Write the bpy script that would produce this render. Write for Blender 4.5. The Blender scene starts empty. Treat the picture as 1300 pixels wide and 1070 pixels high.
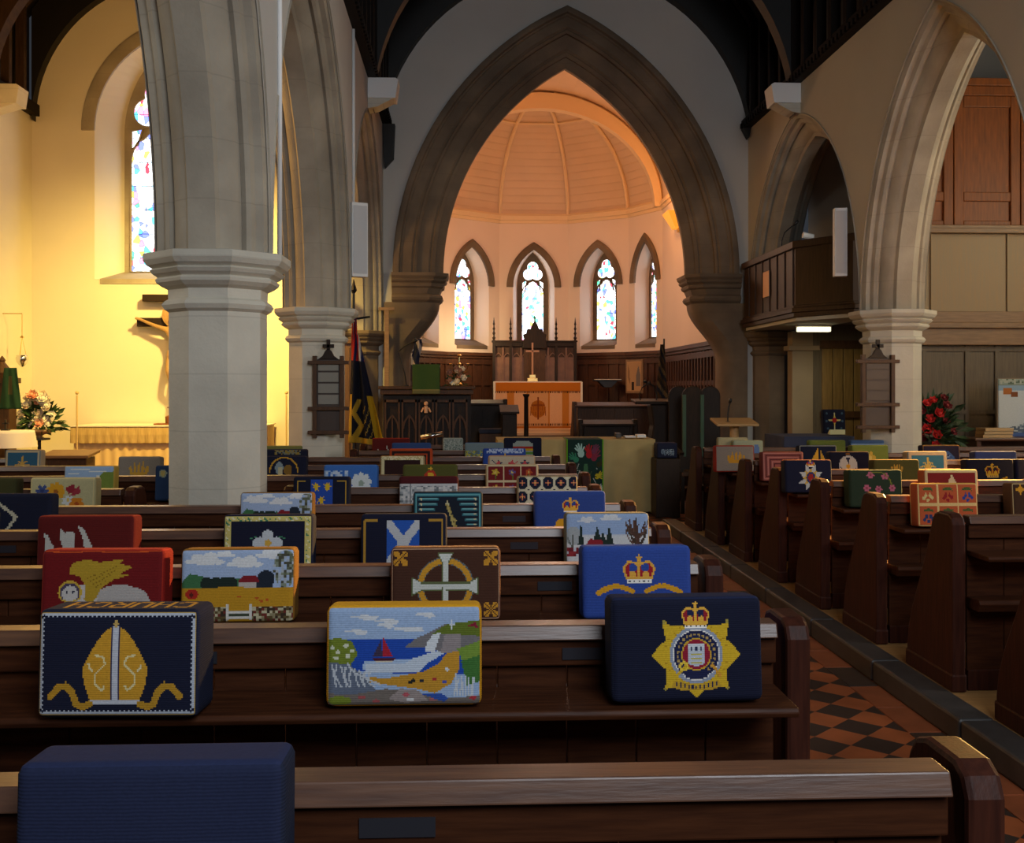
import bpy, bmesh, math, random
import numpy as np
from math import sin, cos, tan, atan, pi, sqrt, radians, acos
random.seed(7)
scene = bpy.context.scene
COL = scene.collection
F = 1350.0; YAW = radians(2.54); EYE = 1.44; HZ = 490.0
def WX(px, Y): return Y*tan(atan((px-650)/F)+YAW)
def WZ(px, py, Y):
    X = WX(px, Y); D = Y*cos(YAW)+X*sin(YAW); return EYE+(HZ-py)*D/F
def W(px, py, Y): return (WX(px, Y), Y, WZ(px, py, Y))

# ------------------------------------------------------------------ materials
MATS = {}
def s2l(c): return tuple((x/12.92 if x <= .04045 else ((x+.055)/1.055)**2.4) for x in c)
def hexc(h): return tuple(int(h[i:i+2], 16)/255 for i in (0, 2, 4))
def mat(name, col, rough=.6, metal=0., noise=.0, scale=8., stretch=(1,1,1), col2=None, bump=0., spec=.5, bscale=None, emit=None, es=0., sheen=0.):
    if name in MATS: return MATS[name]
    m = bpy.data.materials.new(name); m.use_nodes = True; nt = m.node_tree; N = nt.nodes; L = nt.links
    b = N['Principled BSDF']; b.inputs['Roughness'].default_value = rough; b.inputs['Metallic'].default_value = metal
    b.inputs['Specular IOR Level'].default_value = spec
    if sheen: b.inputs['Sheen Weight'].default_value = sheen
    c = tuple(col)+(1,); b.inputs['Base Color'].default_value = c
    tc = N.new('ShaderNodeTexCoord'); mp = N.new('ShaderNodeMapping'); mp.inputs['Scale'].default_value = stretch
    L.new(tc.outputs['Object'], mp.inputs['Vector'])
    if noise or col2:
        n = N.new('ShaderNodeTexNoise'); n.inputs['Scale'].default_value = scale; n.inputs['Detail'].default_value = 6
        L.new(mp.outputs['Vector'], n.inputs['Vector'])
        r = N.new('ShaderNodeValToRGB'); r.color_ramp.elements[0].position = .3; r.color_ramp.elements[1].position = .7
        if col2 is None: col2 = tuple(x*(1-noise) for x in col)
        r.color_ramp.elements[0].color = tuple(col2)+(1,); r.color_ramp.elements[1].color = c
        L.new(n.outputs['Fac'], r.inputs['Fac']); L.new(r.outputs['Color'], b.inputs['Base Color'])
    if bump:
        n2 = N.new('ShaderNodeTexNoise'); n2.inputs['Scale'].default_value = bscale or scale*3; n2.inputs['Detail'].default_value = 4
        L.new(mp.outputs['Vector'], n2.inputs['Vector'])
        bp = N.new('ShaderNodeBump'); bp.inputs['Strength'].default_value = bump; bp.inputs['Distance'].default_value = .01
        L.new(n2.outputs['Fac'], bp.inputs['Height']); L.new(bp.outputs['Normal'], b.inputs['Normal'])
    if emit: b.inputs['Emission Color'].default_value = tuple(emit)+(1,); b.inputs['Emission Strength'].default_value = es
    MATS[name] = m; return m
def stone_mat(name, col, col2, bh=.3, bw=.6, dirt=.35):
    m = mat(name, col, rough=.85, bump=.25, scale=3., bscale=40., col2=col2)
    nt = m.node_tree; N = nt.nodes; L = nt.links; b = N['Principled BSDF']
    src = b.inputs['Base Color'].links[0].from_socket
    # horizontal ashlar joints
    geo = N.new('ShaderNodeNewGeometry'); sp = N.new('ShaderNodeSeparateXYZ'); L.new(geo.outputs['Position'], sp.inputs[0])
    a = N.new('ShaderNodeMath'); a.operation = 'MULTIPLY'; a.inputs[1].default_value = 1/bh; L.new(sp.outputs['Z'], a.inputs[0])
    f = N.new('ShaderNodeMath'); f.operation = 'FRACT'; L.new(a.outputs[0], f.inputs[0])
    g = N.new('ShaderNodeMath'); g.operation = 'LESS_THAN'; g.inputs[1].default_value = .022; L.new(f.outputs[0], g.inputs[0])
    mx = N.new('ShaderNodeMix'); mx.data_type = 'RGBA'
    gm = N.new('ShaderNodeMath'); gm.operation = 'MULTIPLY'; gm.inputs[1].default_value = .35; L.new(g.outputs[0], gm.inputs[0])
    L.new(gm.outputs[0], mx.inputs[0]); L.new(src, mx.inputs[6]); mx.inputs[7].default_value = tuple(x*.55 for x in col)+(1,)
    # broad stains, each with its own shape
    n = N.new('ShaderNodeTexNoise'); n.inputs['Scale'].default_value = .9; n.inputs['Detail'].default_value = 8
    L.new(geo.outputs['Position'], n.inputs['Vector'])
    r = N.new('ShaderNodeMapRange'); r.inputs[1].default_value = .42; r.inputs[2].default_value = .62; r.inputs[3].default_value = 1-dirt; r.inputs[4].default_value = 1
    L.new(n.outputs['Fac'], r.inputs[0])
    m2 = N.new('ShaderNodeMix'); m2.data_type = 'RGBA'; m2.blend_type = 'MULTIPLY'; m2.inputs[0].default_value = 1
    L.new(mx.outputs[2], m2.inputs[6]); L.new(r.outputs[0], m2.inputs[7]); L.new(m2.outputs[2], b.inputs['Base Color'])
    return m
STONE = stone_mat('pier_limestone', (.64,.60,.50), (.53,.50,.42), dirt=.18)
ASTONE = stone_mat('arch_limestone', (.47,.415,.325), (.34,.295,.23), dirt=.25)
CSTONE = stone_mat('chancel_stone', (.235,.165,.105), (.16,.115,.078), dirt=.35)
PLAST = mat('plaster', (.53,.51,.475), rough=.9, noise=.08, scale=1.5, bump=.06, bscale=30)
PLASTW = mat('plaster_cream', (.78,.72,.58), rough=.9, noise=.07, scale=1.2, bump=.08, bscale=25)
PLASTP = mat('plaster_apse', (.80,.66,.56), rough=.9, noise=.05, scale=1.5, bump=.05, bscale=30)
VAULT = mat('vault_paint', (.70,.52,.36), rough=.7, noise=.08, scale=2)
VRIB = mat('vault_rib', (.80,.60,.36), rough=.6)
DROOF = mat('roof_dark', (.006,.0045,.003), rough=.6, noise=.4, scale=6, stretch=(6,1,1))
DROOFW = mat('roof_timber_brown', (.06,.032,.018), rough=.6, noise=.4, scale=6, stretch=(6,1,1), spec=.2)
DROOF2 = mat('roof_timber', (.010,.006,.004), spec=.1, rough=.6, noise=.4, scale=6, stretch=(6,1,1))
PEW = mat('pew_wood', (.066,.022,.009), spec=.09, rough=.42, col2=(.030,.010,.005), scale=5, stretch=(1.2,14,14), bump=.08, bscale=12)
PEWE = mat('pew_end_wood', (.055,.016,.009), spec=.1, rough=.45, col2=(.028,.009,.006), scale=5, stretch=(14,14,1.2), bump=.08, bscale=12)
PEWT = mat('pew_rail_wood', (.13,.062,.036), rough=.32, col2=(.07,.034,.024), scale=5, stretch=(1.2,14,14), bump=.05, bscale=12, spec=.5)
OAK = mat('carved_oak', (.09,.042,.019), spec=.25, rough=.5, col2=(.05,.025,.013), scale=6, stretch=(10,10,1.5), bump=.1)
DARKO = mat('black_oak', (.028,.016,.010), spec=.2, rough=.5, col2=(.016,.010,.007), scale=6, stretch=(10,10,1.5), bump=.1)
DADO = mat('dado_wood', (.095,.036,.018), spec=.25, rough=.5, col2=(.055,.024,.014), scale=5, stretch=(12,12,1.2), bump=.08)
REDW = mat('mahogany', (.25,.075,.016), spec=.25, rough=.45, col2=(.14,.045,.014), scale=4, stretch=(10,10,1), bump=.06)
TANW = mat('tan_board', (.29,.185,.085), rough=.55, col2=(.25,.185,.10), scale=4, stretch=(12,12,1), bump=.05)
BEAMW = mat('beam_oak', (.24,.135,.06), rough=.5, col2=(.16,.085,.035), scale=5, stretch=(1.2,12,12), bump=.06)
GREYW = mat('weathered_panel', (.135,.105,.07), rough=.6, col2=(.09,.07,.048), scale=4, stretch=(12,12,1), bump=.05)
LIGHTW = mat('light_oak', (.52,.33,.15), rough=.45, col2=(.42,.26,.11), scale=5, stretch=(1.2,12,12))
BLACK = mat('black_metal', (.012,.012,.013), rough=.4)
BRASS = mat('brass', (.80,.55,.20), rough=.3, metal=1.)
SILVER = mat('silver', (.75,.75,.75), rough=.2, metal=1.)
WHITE = mat('white_paint', (.75,.75,.74), rough=.5)
PLATE = mat('name_plate', (.022,.022,.028), rough=.3)

# ------------------------------------------------------------------ mesh helpers
class MB:
    def __init__(s): s.v = []; s.f = []; s.m = []
    def add(s, vs, fs, mi=0):
        o = len(s.v); s.v += [tuple(p) for p in vs]; s.f += [tuple(i+o for i in f) for f in fs]; s.m += [mi]*len(fs); return s
    def box(s, x0, x1, y0, y1, z0, z1, mi=0):
        vs = [(x,y,z) for x in (x0,x1) for y in (y0,y1) for z in (z0,z1)]
        return s.add(vs, [(0,1,3,2),(4,6,7,5),(0,4,5,1),(2,3,7,6),(0,2,6,4),(1,5,7,3)], mi)
    def quad(s, a, b, c, d, mi=0): return s.add([a,b,c,d], [(0,1,2,3)], mi)
    def prism(s, poly, axis, a0, a1, mi=0):
        n = len(poly)
        def P(p, a): return (a,p[0],p[1]) if axis == 'x' else ((p[0],a,p[1]) if axis == 'y' else (p[0],p[1],a))
        vs = [P(p,a0) for p in poly]+[P(p,a1) for p in poly]
        return s.add(vs, [tuple(range(n)), tuple(range(2*n-1,n-1,-1))]+[(i,i+n,(i+1)%n+n,(i+1)%n) for i in range(n)], mi)
    def lathe(s, prof, cx=0, cy=0, n=12, rot=0, mi=0, sx=1, sy=1, cz=0, a0=0, a1=2*pi):
        full = abs(a1-a0-2*pi) < 1e-6; k = n if full else n+1
        vs = []
        for r, z in prof:
            for i in range(k):
                t = a0+rot+(a1-a0)*i/n; vs.append((cx+r*cos(t)*sx, cy+r*sin(t)*sy, z+cz))
        fs = []
        for j in range(len(prof)-1):
            for i in range(n):
                i2 = (i+1)%k; fs.append((j*k+i, j*k+i2, (j+1)*k+i2, (j+1)*k+i))
        if full:
            if prof[0][0] > 1e-4: fs.append(tuple(range(k-1,-1,-1)))
            if prof[-1][0] > 1e-4: fs.append(tuple((len(prof)-1)*k+i for i in range(k)))
        return s.add(vs, fs, mi)
    def tube(s, pts, r, n=8, mi=0):
        k = len(pts); rs = r if isinstance(r,(list,tuple)) else [r]*k; vs = []
        for i, p in enumerate(pts):
            a = pts[max(0,i-1)]; b = pts[min(k-1,i+1)]
            d = np.array(b,float)-np.array(a,float); d /= (np.linalg.norm(d)+1e-9)
            u = np.cross(d,(0,0,1)) if abs(d[2]) < .9 else np.cross(d,(1,0,0)); u /= np.linalg.norm(u); w = np.cross(d,u)
            for j in range(n):
                t = 2*pi*j/n; q = np.array(p)+rs[i]*(cos(t)*u+sin(t)*w); vs.append(tuple(q))
        fs = [(i*n+j,i*n+(j+1)%n,(i+1)*n+(j+1)%n,(i+1)*n+j) for i in range(k-1) for j in range(n)]
        fs += [tuple(range(n-1,-1,-1)), tuple((k-1)*n+j for j in range(n))]
        return s.add(vs, fs, mi)
    def bar(s, a, b, w, h=None, mi=0):
        h = h or w; a = np.array(a,float); b = np.array(b,float); d = b-a; d /= np.linalg.norm(d)
        u = np.cross(d,(0,0,1)) if abs(d[2]) < .95 else np.cross(d,(0,1,0)); u /= np.linalg.norm(u); q = np.cross(d,u)
        vs = [tuple(p+u*w/2*i+q*h/2*j) for p in (a,b) for i,j in ((-1,-1),(1,-1),(1,1),(-1,1))]
        return s.add(vs, [(0,1,2,3),(7,6,5,4)]+[(i,(i+1)%4,(i+1)%4+4,i+4) for i in range(4)], mi)
    def ball(s, c, r, n=8, sx=1, sy=1, sz=1, mi=0):
        prof = [(max(r*sin(pi*i/n),0), -r*cos(pi*i/n)*sz) for i in range(n+1)]
        prof[0] = (1e-5, prof[0][1]); prof[-1] = (1e-5, prof[-1][1])
        return s.lathe(prof, c[0], c[1], n=max(6,n), cz=c[2], mi=mi, sx=sx, sy=sy)
    def xf(s, fn): s.v = [tuple(fn(p)) for p in s.v]; return s
    def build(s, name, mats, parent=None, smooth=False, bevel=0, seg=2, loc=None, auto=None):
        me = bpy.data.meshes.new(name); me.from_pydata(s.v, [], s.f)
        if not isinstance(mats,(list,tuple)): mats = [mats]
        for m in mats: me.materials.append(m)
        if len(mats) > 1: me.polygons.foreach_set('material_index', s.m)
        bm = bmesh.new(); bm.from_mesh(me); bmesh.ops.recalc_face_normals(bm, faces=bm.faces); bm.to_mesh(me); bm.free()
        if smooth or auto: me.polygons.foreach_set('use_smooth', [True]*len(me.polygons))
        if auto: me.set_sharp_from_angle(angle=radians(auto))
        me.update()
        o = bpy.data.objects.new(name, me); COL.objects.link(o)
        if parent: o.parent = parent
        if loc: o.location = loc
        if bevel:
            b = o.modifiers.new('bevel','BEVEL'); b.width = bevel; b.segments = seg; b.limit_method = 'ANGLE'; b.angle_limit = radians(40)
        return o
def tag(o, label=None, cat=None, group=None, kind=None):
    if label: o['label'] = label
    if cat: o['category'] = cat
    if group: o['group'] = group
    if kind: o['kind'] = kind
    return o
def empty(name, loc=(0,0,0), label=None, cat=None, group=None, kind=None, rz=0):
    o = bpy.data.objects.new(name, None); COL.objects.link(o); o.location = loc; o.rotation_euler = (0,0,rz); o.empty_display_size = .1
    return tag(o, label, cat, group, kind)
def dup(root):
    r = root.copy(); COL.objects.link(r)
    for ch in list(root.children):
        c = ch.copy(); COL.objects.link(c); c.parent = r
        for g in ch.children:
            d = g.copy(); COL.objects.link(d); d.parent = c
    return r
S = dict(kind='structure')

# ------------------------------------------------------------------ arches
def arc_pts(c, R, cz, cx=0, n=16):
    """left springing -> apex -> right springing of a pointed arch; arcs centred c beyond the centre line"""
    th = acos(max(-1,min(1,c/R))); out = []
    for i in range(n+1): t = th*i/n; out.append((cx+c-R*cos(t), cz+R*sin(t)))
    for i in range(n-1,-1,-1): t = th*i/n; out.append((cx-c+R*cos(t), cz+R*sin(t)))
    return out
def arch_cr(a, h): R = (a*a+h*h)/(2*a); return R-a, R
def sweep(mb, T, c, R, cx, cz, prof, n=16, close=False, mi=0):
    """prof: (radial offset, depth); T maps (s, depth, z) to the world"""
    rows = [[T(p[0], d, p[1]) for p in arc_pts(c, R+off, cz, cx, n)] for off, d in prof]
    k = len(rows[0]); vs = [p for r in rows for p in r]; m = len(rows); fs = []
    for j in range(m if close else m-1):
        j2 = (j+1)%m
        for i in range(k-1): fs.append((j*k+i, j*k+i+1, j2*k+i+1, j2*k+i))
    fs += [tuple(j*k for j in range(m)), tuple(j*k+k-1 for j in range(m-1,-1,-1))] if close else []
    mb.add(vs, fs, mi)
def spandrel(mb, T, d, c, R, cx, cz, ztop, s0, s1, zb, n=16, mi=0):
    """wall face at depth d from s0 to s1, zb to ztop with an arched opening standing on cz; jambs down to zb"""
    A = arc_pts(c, R, cz, cx, n); vs = []; fs = []
    for p in A: vs += [T(p[0],d,p[1]), T(p[0],d,ztop)]
    for i in range(len(A)-1): fs.append((2*i,2*i+2,2*i+3,2*i+1))
    mb.add(vs, fs, mi)
    a = A[0][0]; b = A[-1][0]
    if a > s0+1e-4: mb.quad(T(s0,d,zb),T(a,d,zb),T(a,d,ztop),T(s0,d,ztop),mi)
    if b < s1-1e-4: mb.quad(T(b,d,zb),T(s1,d,zb),T(s1,d,ztop),T(b,d,ztop),mi)

XL, XR, XPL, XPR, WT = -1.05, 3.70, -1.35, 4.0, .60
CX = 1.325; YC = 13.75; SPR = 2.14; EAVE = 4.85
# nave arcades ---------------------------------------------------------------
cO, RO = arch_cr(1.98, 2.36); RI = RO-.25
def arcade(side):
    X = XPL if side < 0 else XPR
    wall = MB(); name = 'wall_left' if side < 0 else 'wall_right'
    face = X-side*WT/2   # nave face
    far = X+side*WT/2
    bays = ((1.8,5.8,3.8,1.98),(5.8,9.8,7.8,1.98),(9.8,YC,11.78,1.98)) if side < 0 else ((2.62,6.62,4.62,1.98),(6.62,9.8,8.21,1.57),(9.8,YC,11.78,1.98))
    for y0, y1, yc, ah in bays:
        cO, RO = arch_cr(ah, 2.36)
        T = lambda s, d, z: (d, s, z)
        for d in (face, far): spandrel(wall, T, d, cO, RO-.02, yc, SPR, EAVE, y0, y1, SPR)
    wall.quad((far,bays[0][0],EAVE),(face,bays[0][0],EAVE),(face,YC,EAVE),(far,YC,EAVE))
    wall.build(name, PLAST if side < 0 else mat('plaster_nave', (.52,.46,.36), rough=.9, noise=.08, scale=1.5))
    tag(bpy.data.objects[name], 'white plaster nave wall above the %s arcade' % ('left' if side < 0 else 'right'), 'wall', kind='structure')
    for i, (y0, y1, yc, ah) in enumerate(bays):
        m = MB(); cO, RO = arch_cr(ah, 2.36)
        e = .012
        prof = [(0,.20),(0,WT-.20)]
        f = 1 if side > 0 else -1
        # moulded orders: nave face -> soffit -> aisle face
        P = [(0,-e),(.0,0),(-.055,.02),(-.06,.06),(-.10,.075),(-.115,.10),(-.10,.125),(-.15,.14),(-.20,.19),(-.215,.215),(-.25,.23),
             (-.25,WT-.23),(-.215,WT-.215),(-.20,WT-.19),(-.15,WT-.14),(-.10,WT-.125),(-.115,WT-.10),(-.10,WT-.075),(-.06,WT-.06),(-.055,WT-.02),(0,WT),(0,WT+e)]
        T = lambda s, d, z, f=f: (face+f*d, s, z)
        sweep(m, T, cO, RO, yc, SPR, P, n=18)
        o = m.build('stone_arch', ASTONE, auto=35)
        w = ('nearest', 'second', 'farthest')[i]
        tag(o, '%s moulded stone pointed arch of the %s nave arcade' % (w, 'left' if side < 0 else 'right'), 'arch', kind='structure')
arcade(-1); arcade(1)

def octa(mb, prof, cx, cy, mi=0, k=1.0):
    q = 1/cos(pi/8); mb.lathe([(r*q*k,z) for r,z in prof], cx, cy, n=8, rot=pi/8, mi=mi)
CAP = [(.24,1.83),(.262,1.845),(.275,1.868),(.262,1.888),(.243,1.90),(.245,1.95),(.275,1.965),(.30,1.985),(.305,2.0),(.292,2.012),(.318,2.03),(.332,2.048),(.318,2.058),(.345,2.075),(.362,2.10),(.362,2.135),(.345,2.14)]
def pier(x, y, label):
    e = empty('stone_pier', (x,y,0), label, 'pier', **S)
    a = MB(); octa(a, [(.24,.28),(.24,1.84)], 0, 0); a.build('shaft', STONE, e)
    a = MB(); octa(a, CAP, 0, 0); a.build('capital', STONE, e)
    a = MB(); octa(a, [(.36,0),(.36,.12),(.34,.15),(.33,.2),(.27,.23),(.28,.25),(.24,.285)], 0, 0); a.build('base', STONE, e)
    return e
pier(XPL+.02, 5.82, 'large pale octagonal stone pier nearest the camera on the left')
pier(XPL, 1.8, 'stone pier of the left arcade beside the camera outside the frame'); pier(XPR, 2.62, 'first stone pier of the right arcade outside the frame'); pier(XPR, 6.62, 'second stone pier of the right arcade outside the frame')
pier(XPL, 9.8, 'octagonal stone pier of the left arcade carrying the hymn board with pale slats')
pier(XPR, 9.8, 'octagonal stone pier of the right arcade carrying the dark hymn board')
# responds against the chancel wall
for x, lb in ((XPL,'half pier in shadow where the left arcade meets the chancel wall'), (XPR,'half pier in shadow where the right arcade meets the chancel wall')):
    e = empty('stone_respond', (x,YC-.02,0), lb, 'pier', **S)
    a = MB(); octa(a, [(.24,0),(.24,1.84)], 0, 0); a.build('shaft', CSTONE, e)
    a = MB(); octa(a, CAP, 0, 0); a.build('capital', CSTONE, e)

# chancel wall with the great arch -------------------------------------------
cC, RC = arch_cr(2.22, 3.44); ZC = 2.89; CD = .62
T0 = lambda s, d, z: (s, YC+d, z)
m = MB()
spandrel(m, T0, 0, cC, RC-.02, CX, ZC, 7.4, XL-WT, XR+WT, 0)
spandrel(m, T0, CD, cC, RC-.02, CX, ZC, 7.4, XL-WT, XR+WT, 0)
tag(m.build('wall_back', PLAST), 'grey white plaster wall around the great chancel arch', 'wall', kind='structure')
ca = empty('chancel_arch', (CX,YC,0), 'great dark stone pointed arch opening into the chancel', 'arch', **S)
def L(m, ox=CX, oy=YC, oz=0): return m.xf(lambda p: (p[0]-ox,p[1]-oy,p[2]-oz))
m = MB()
P = [(.03,.0),(.03,-.05),(.0,-.065),(-.045,-.06),(-.06,-.02),(-.075,-.02),(-.09,.0),(-.20,.0),(-.225,.03),(-.24,.02),(-.27,.045),(-.27,.10),(-.30,.12),(-.42,.14),(-.445,.17),(-.46,.16),(-.50,.19),(-.50,.23),(-.56,.26),(-.61,.30),
     (-.61,.38),(-.50,.45),(-.27,.55),(-.09,.62),(.03,.62)]
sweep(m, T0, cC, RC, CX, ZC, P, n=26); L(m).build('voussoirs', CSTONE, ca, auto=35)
def chcap(sgn):
    # moulded capital block, then a corbel curving back to the jamb
    m = MB(); xi = CX+sgn*1.61; xo = CX+sgn*2.26; xq = CX+sgn*2.36; xj = CX+sgn*2.05
    steps = [(2.52,.0),(2.55,.035),(2.58,.05),(2.61,.035),(2.63,.0),(2.70,.03),(2.72,.06),(2.75,.07),(2.765,.055),(2.79,.09),(2.81,.10),(2.82,.085),(2.85,.115),(2.89,.125),(2.893,.09)]
    rows = []
    for z, e in steps:
        a = xi-sgn*(e-.05)+sgn*.0; b = xo
        y0 = -.05-e; y1 = CD+.02+e*.4; ch = .16
        pl = [(b,y0),(a+sgn*ch,y0),(a,y0+ch),(a,y1-ch),(a+sgn*ch,y1),(b,y1)]
        rows.append([(p[0],YC+p[1],z) for p in pl])
    k = 6; vs = [p for r in rows for p in r]
    fs = [(j*k+i,j*k+(i+1)%k,(j+1)*k+(i+1)%k,(j+1)*k+i) for j in range(len(rows)-1) for i in range(k)]
    fs += [tuple(range(k)), tuple((len(rows)-1)*k+i for i in range(k))]
    m.add(vs, fs); L(m).build('capital', CSTONE, ca)
    m = MB(); rows = []
    for i in range(15):
        t = i/14; z = 2.52-t*.92
        s = .5-.5*cos(pi*min(1,t*1.25)) if t < .8 else 1
        xx = xi+sgn*.05+(xj-xi-sgn*.05)*s
        y0 = -.04+.01*s; y1 = CD; ch = .15
        pl = [(xq,y0),(xx+sgn*ch,y0),(xx,y0+ch),(xx,y1-ch),(xx+sgn*ch,y1),(xq,y1)]
        rows.append([(p[0],YC+p[1],z) for p in pl])
    rows.append([(p[0],p[1],0) for p in rows[-1]])
    vs = [p for r in rows for p in r]
    fs = [(j*k+i,j*k+(i+1)%k,(j+1)*k+(i+1)%k,(j+1)*k+i) for j in range(len(rows)-1) for i in range(k)]
    fs += [tuple(range(k)), tuple((len(rows)-1)*k+i for i in range(k))]
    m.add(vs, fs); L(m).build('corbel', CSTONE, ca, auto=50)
chcap(-1); chcap(1)

# ------------------------------------------------------------------ apse and chancel
ZF1, ZF2 = .30, .60
AC = (CX+.0, 18.35); AR = 2.15; ZCOR = 4.66
apse = []
for k in range(-2,4):
    t = radians(90-18+36*(-k)+18-18)   # vertices every 36 degrees
ang = [radians(90+18+36*2-36*i) for i in range(6)]  # 198,162? -> use 6 vertices from left to right
ang = [radians(a) for a in (180, 144, 108, 72, 36, 0)]
AR = 2.175; AC = (CX, 18.7)
VA = [(CX-2.175,18.7),(CX-1.715,19.62),(CX-.665,20.4),(CX+.665,20.4),(CX+1.715,19.62),(CX+2.175,18.7)]
V = [(AC[0]-AR, YC+CD)]+VA+[(AC[0]+AR, YC+CD)]
# glass ---------------------------------------------------------------------
def glass_mat(name, sc, seed, strength, warm=.35):
    m = bpy.data.materials.new(name); m.use_nodes = True; N = m.node_tree.nodes; Lk = m.node_tree.links; N.clear()
    out = N.new('ShaderNodeOutputMaterial'); em = N.new('ShaderNodeEmission'); em.inputs[1].default_value = strength
    tc = N.new('ShaderNodeTexCoord'); mp = N.new('ShaderNodeMapping'); mp.inputs['Location'].default_value = (seed,seed*2.3,seed*.7); mp.inputs['Scale'].default_value = (1,1,.8)
    Lk.new(tc.outputs['Object'], mp.inputs[0])
    v = N.new('ShaderNodeTexVoronoi'); v.inputs['Scale'].default_value = sc; Lk.new(mp.outputs[0], v.inputs['Vector'])
    sp = N.new('ShaderNodeSeparateColor'); Lk.new(v.outputs['Color'], sp.inputs[0])
    r = N.new('ShaderNodeValToRGB'); r.color_ramp.interpolation = 'CONSTANT'
    els = [(0,(1,1,1)),(.46,(.55,.85,1)),(.56,(.1,.62,.85)),(.65,(1,.95,.98)),(.70,(.16,.2,.75)),(.77,(1,.25,.5)),(.80,(.9,.95,1)),(.89,(1,.7,.1)),(.93,(.75,.05,.08)),(.965,(.1,.55,.3))]
    r.color_ramp.elements[0].position = 0; r.color_ramp.elements[0].color = (1,1,1,1)
    r.color_ramp.elements[1].position = els[1][0]; r.color_ramp.elements[1].color = els[1][1]+(1,)
    for p, c in els[2:]: e = r.color_ramp.elements.new(p); e.color = c+(1,)
    Lk.new(sp.outputs[0], r.inputs[0])
    v2 = N.new('ShaderNodeTexVoronoi'); v2.feature = 'DISTANCE_TO_EDGE'; v2.inputs['Scale'].default_value = sc; Lk.new(mp.outputs[0], v2.inputs['Vector'])
    mr = N.new('ShaderNodeMapRange'); mr.inputs[1].default_value = .02; mr.inputs[2].default_value = .09; mr.inputs[3].default_value = .38; mr.inputs[4].default_value = 1; Lk.new(v2.outputs['Distance'], mr.inputs[0])
    # horizontal saddle bars
    sx = N.new('ShaderNodeSeparateXYZ'); Lk.new(tc.outputs['Object'], sx.inputs[0])
    a = N.new('ShaderNodeMath'); a.operation = 'MULTIPLY'; a.inputs[1].default_value = 3.2; Lk.new(sx.outputs['Z'], a.inputs[0])
    f = N.new('ShaderNodeMath'); f.operation = 'FRACT'; Lk.new(a.outputs[0], f.inputs[0])
    g = N.new('ShaderNodeMath'); g.operation = 'GREATER_THAN'; g.inputs[1].default_value = .035; Lk.new(f.outputs[0], g.inputs[0])
    g2 = N.new('ShaderNodeMath'); g2.operation = 'MAXIMUM'; g2.inputs[1].default_value = .25; Lk.new(g.outputs[0], g2.inputs[0])
    mm = N.new('ShaderNodeMath'); mm.operation = 'MULTIPLY'; Lk.new(mr.outputs[0], mm.inputs[0]); Lk.new(g2.outputs[0], mm.inputs[1])
    mx = N.new('ShaderNodeMix'); mx.data_type = 'RGBA'; mx.blend_type = 'MULTIPLY'; mx.inputs[0].default_value = 1
    Lk.new(r.outputs[0], mx.inputs[6]); Lk.new(mm.outputs[0], mx.inputs[7]); Lk.new(mx.outputs[2], em.inputs[0]); Lk.new(em.outputs[0], out.inputs[0])
    return m
GLS = [glass_mat('stained_glass_%s' % n, sc, sd, st) for n, sc, sd, st in (('a',17,1.1,3.0),('b',18,4.2,5.0),('c',17,7.7,3.2),('d',20,2.9,3.0),('aisle',16,9.4,3.4))]
def lobes(cx, cz, r, n, ph, k=28, dd=.55, rr=.62):
    """outline of a foiled opening"""
    out = []
    for i in range(k*2):
        t = 2*pi*i/(k*2); best = 0
        for j in range(n):
            a = ph+2*pi*j/n; px, pz = r*dd*cos(a), r*dd*sin(a); q = r*rr
            b = px*cos(t)+pz*sin(t); disc = b*b-(px*px+pz*pz-q*q)
            if disc > 0: best = max(best, b+sqrt(disc))
        out.append((cx+best*cos(t), cz+best*sin(t)))
    return out
NW = [0]
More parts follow.
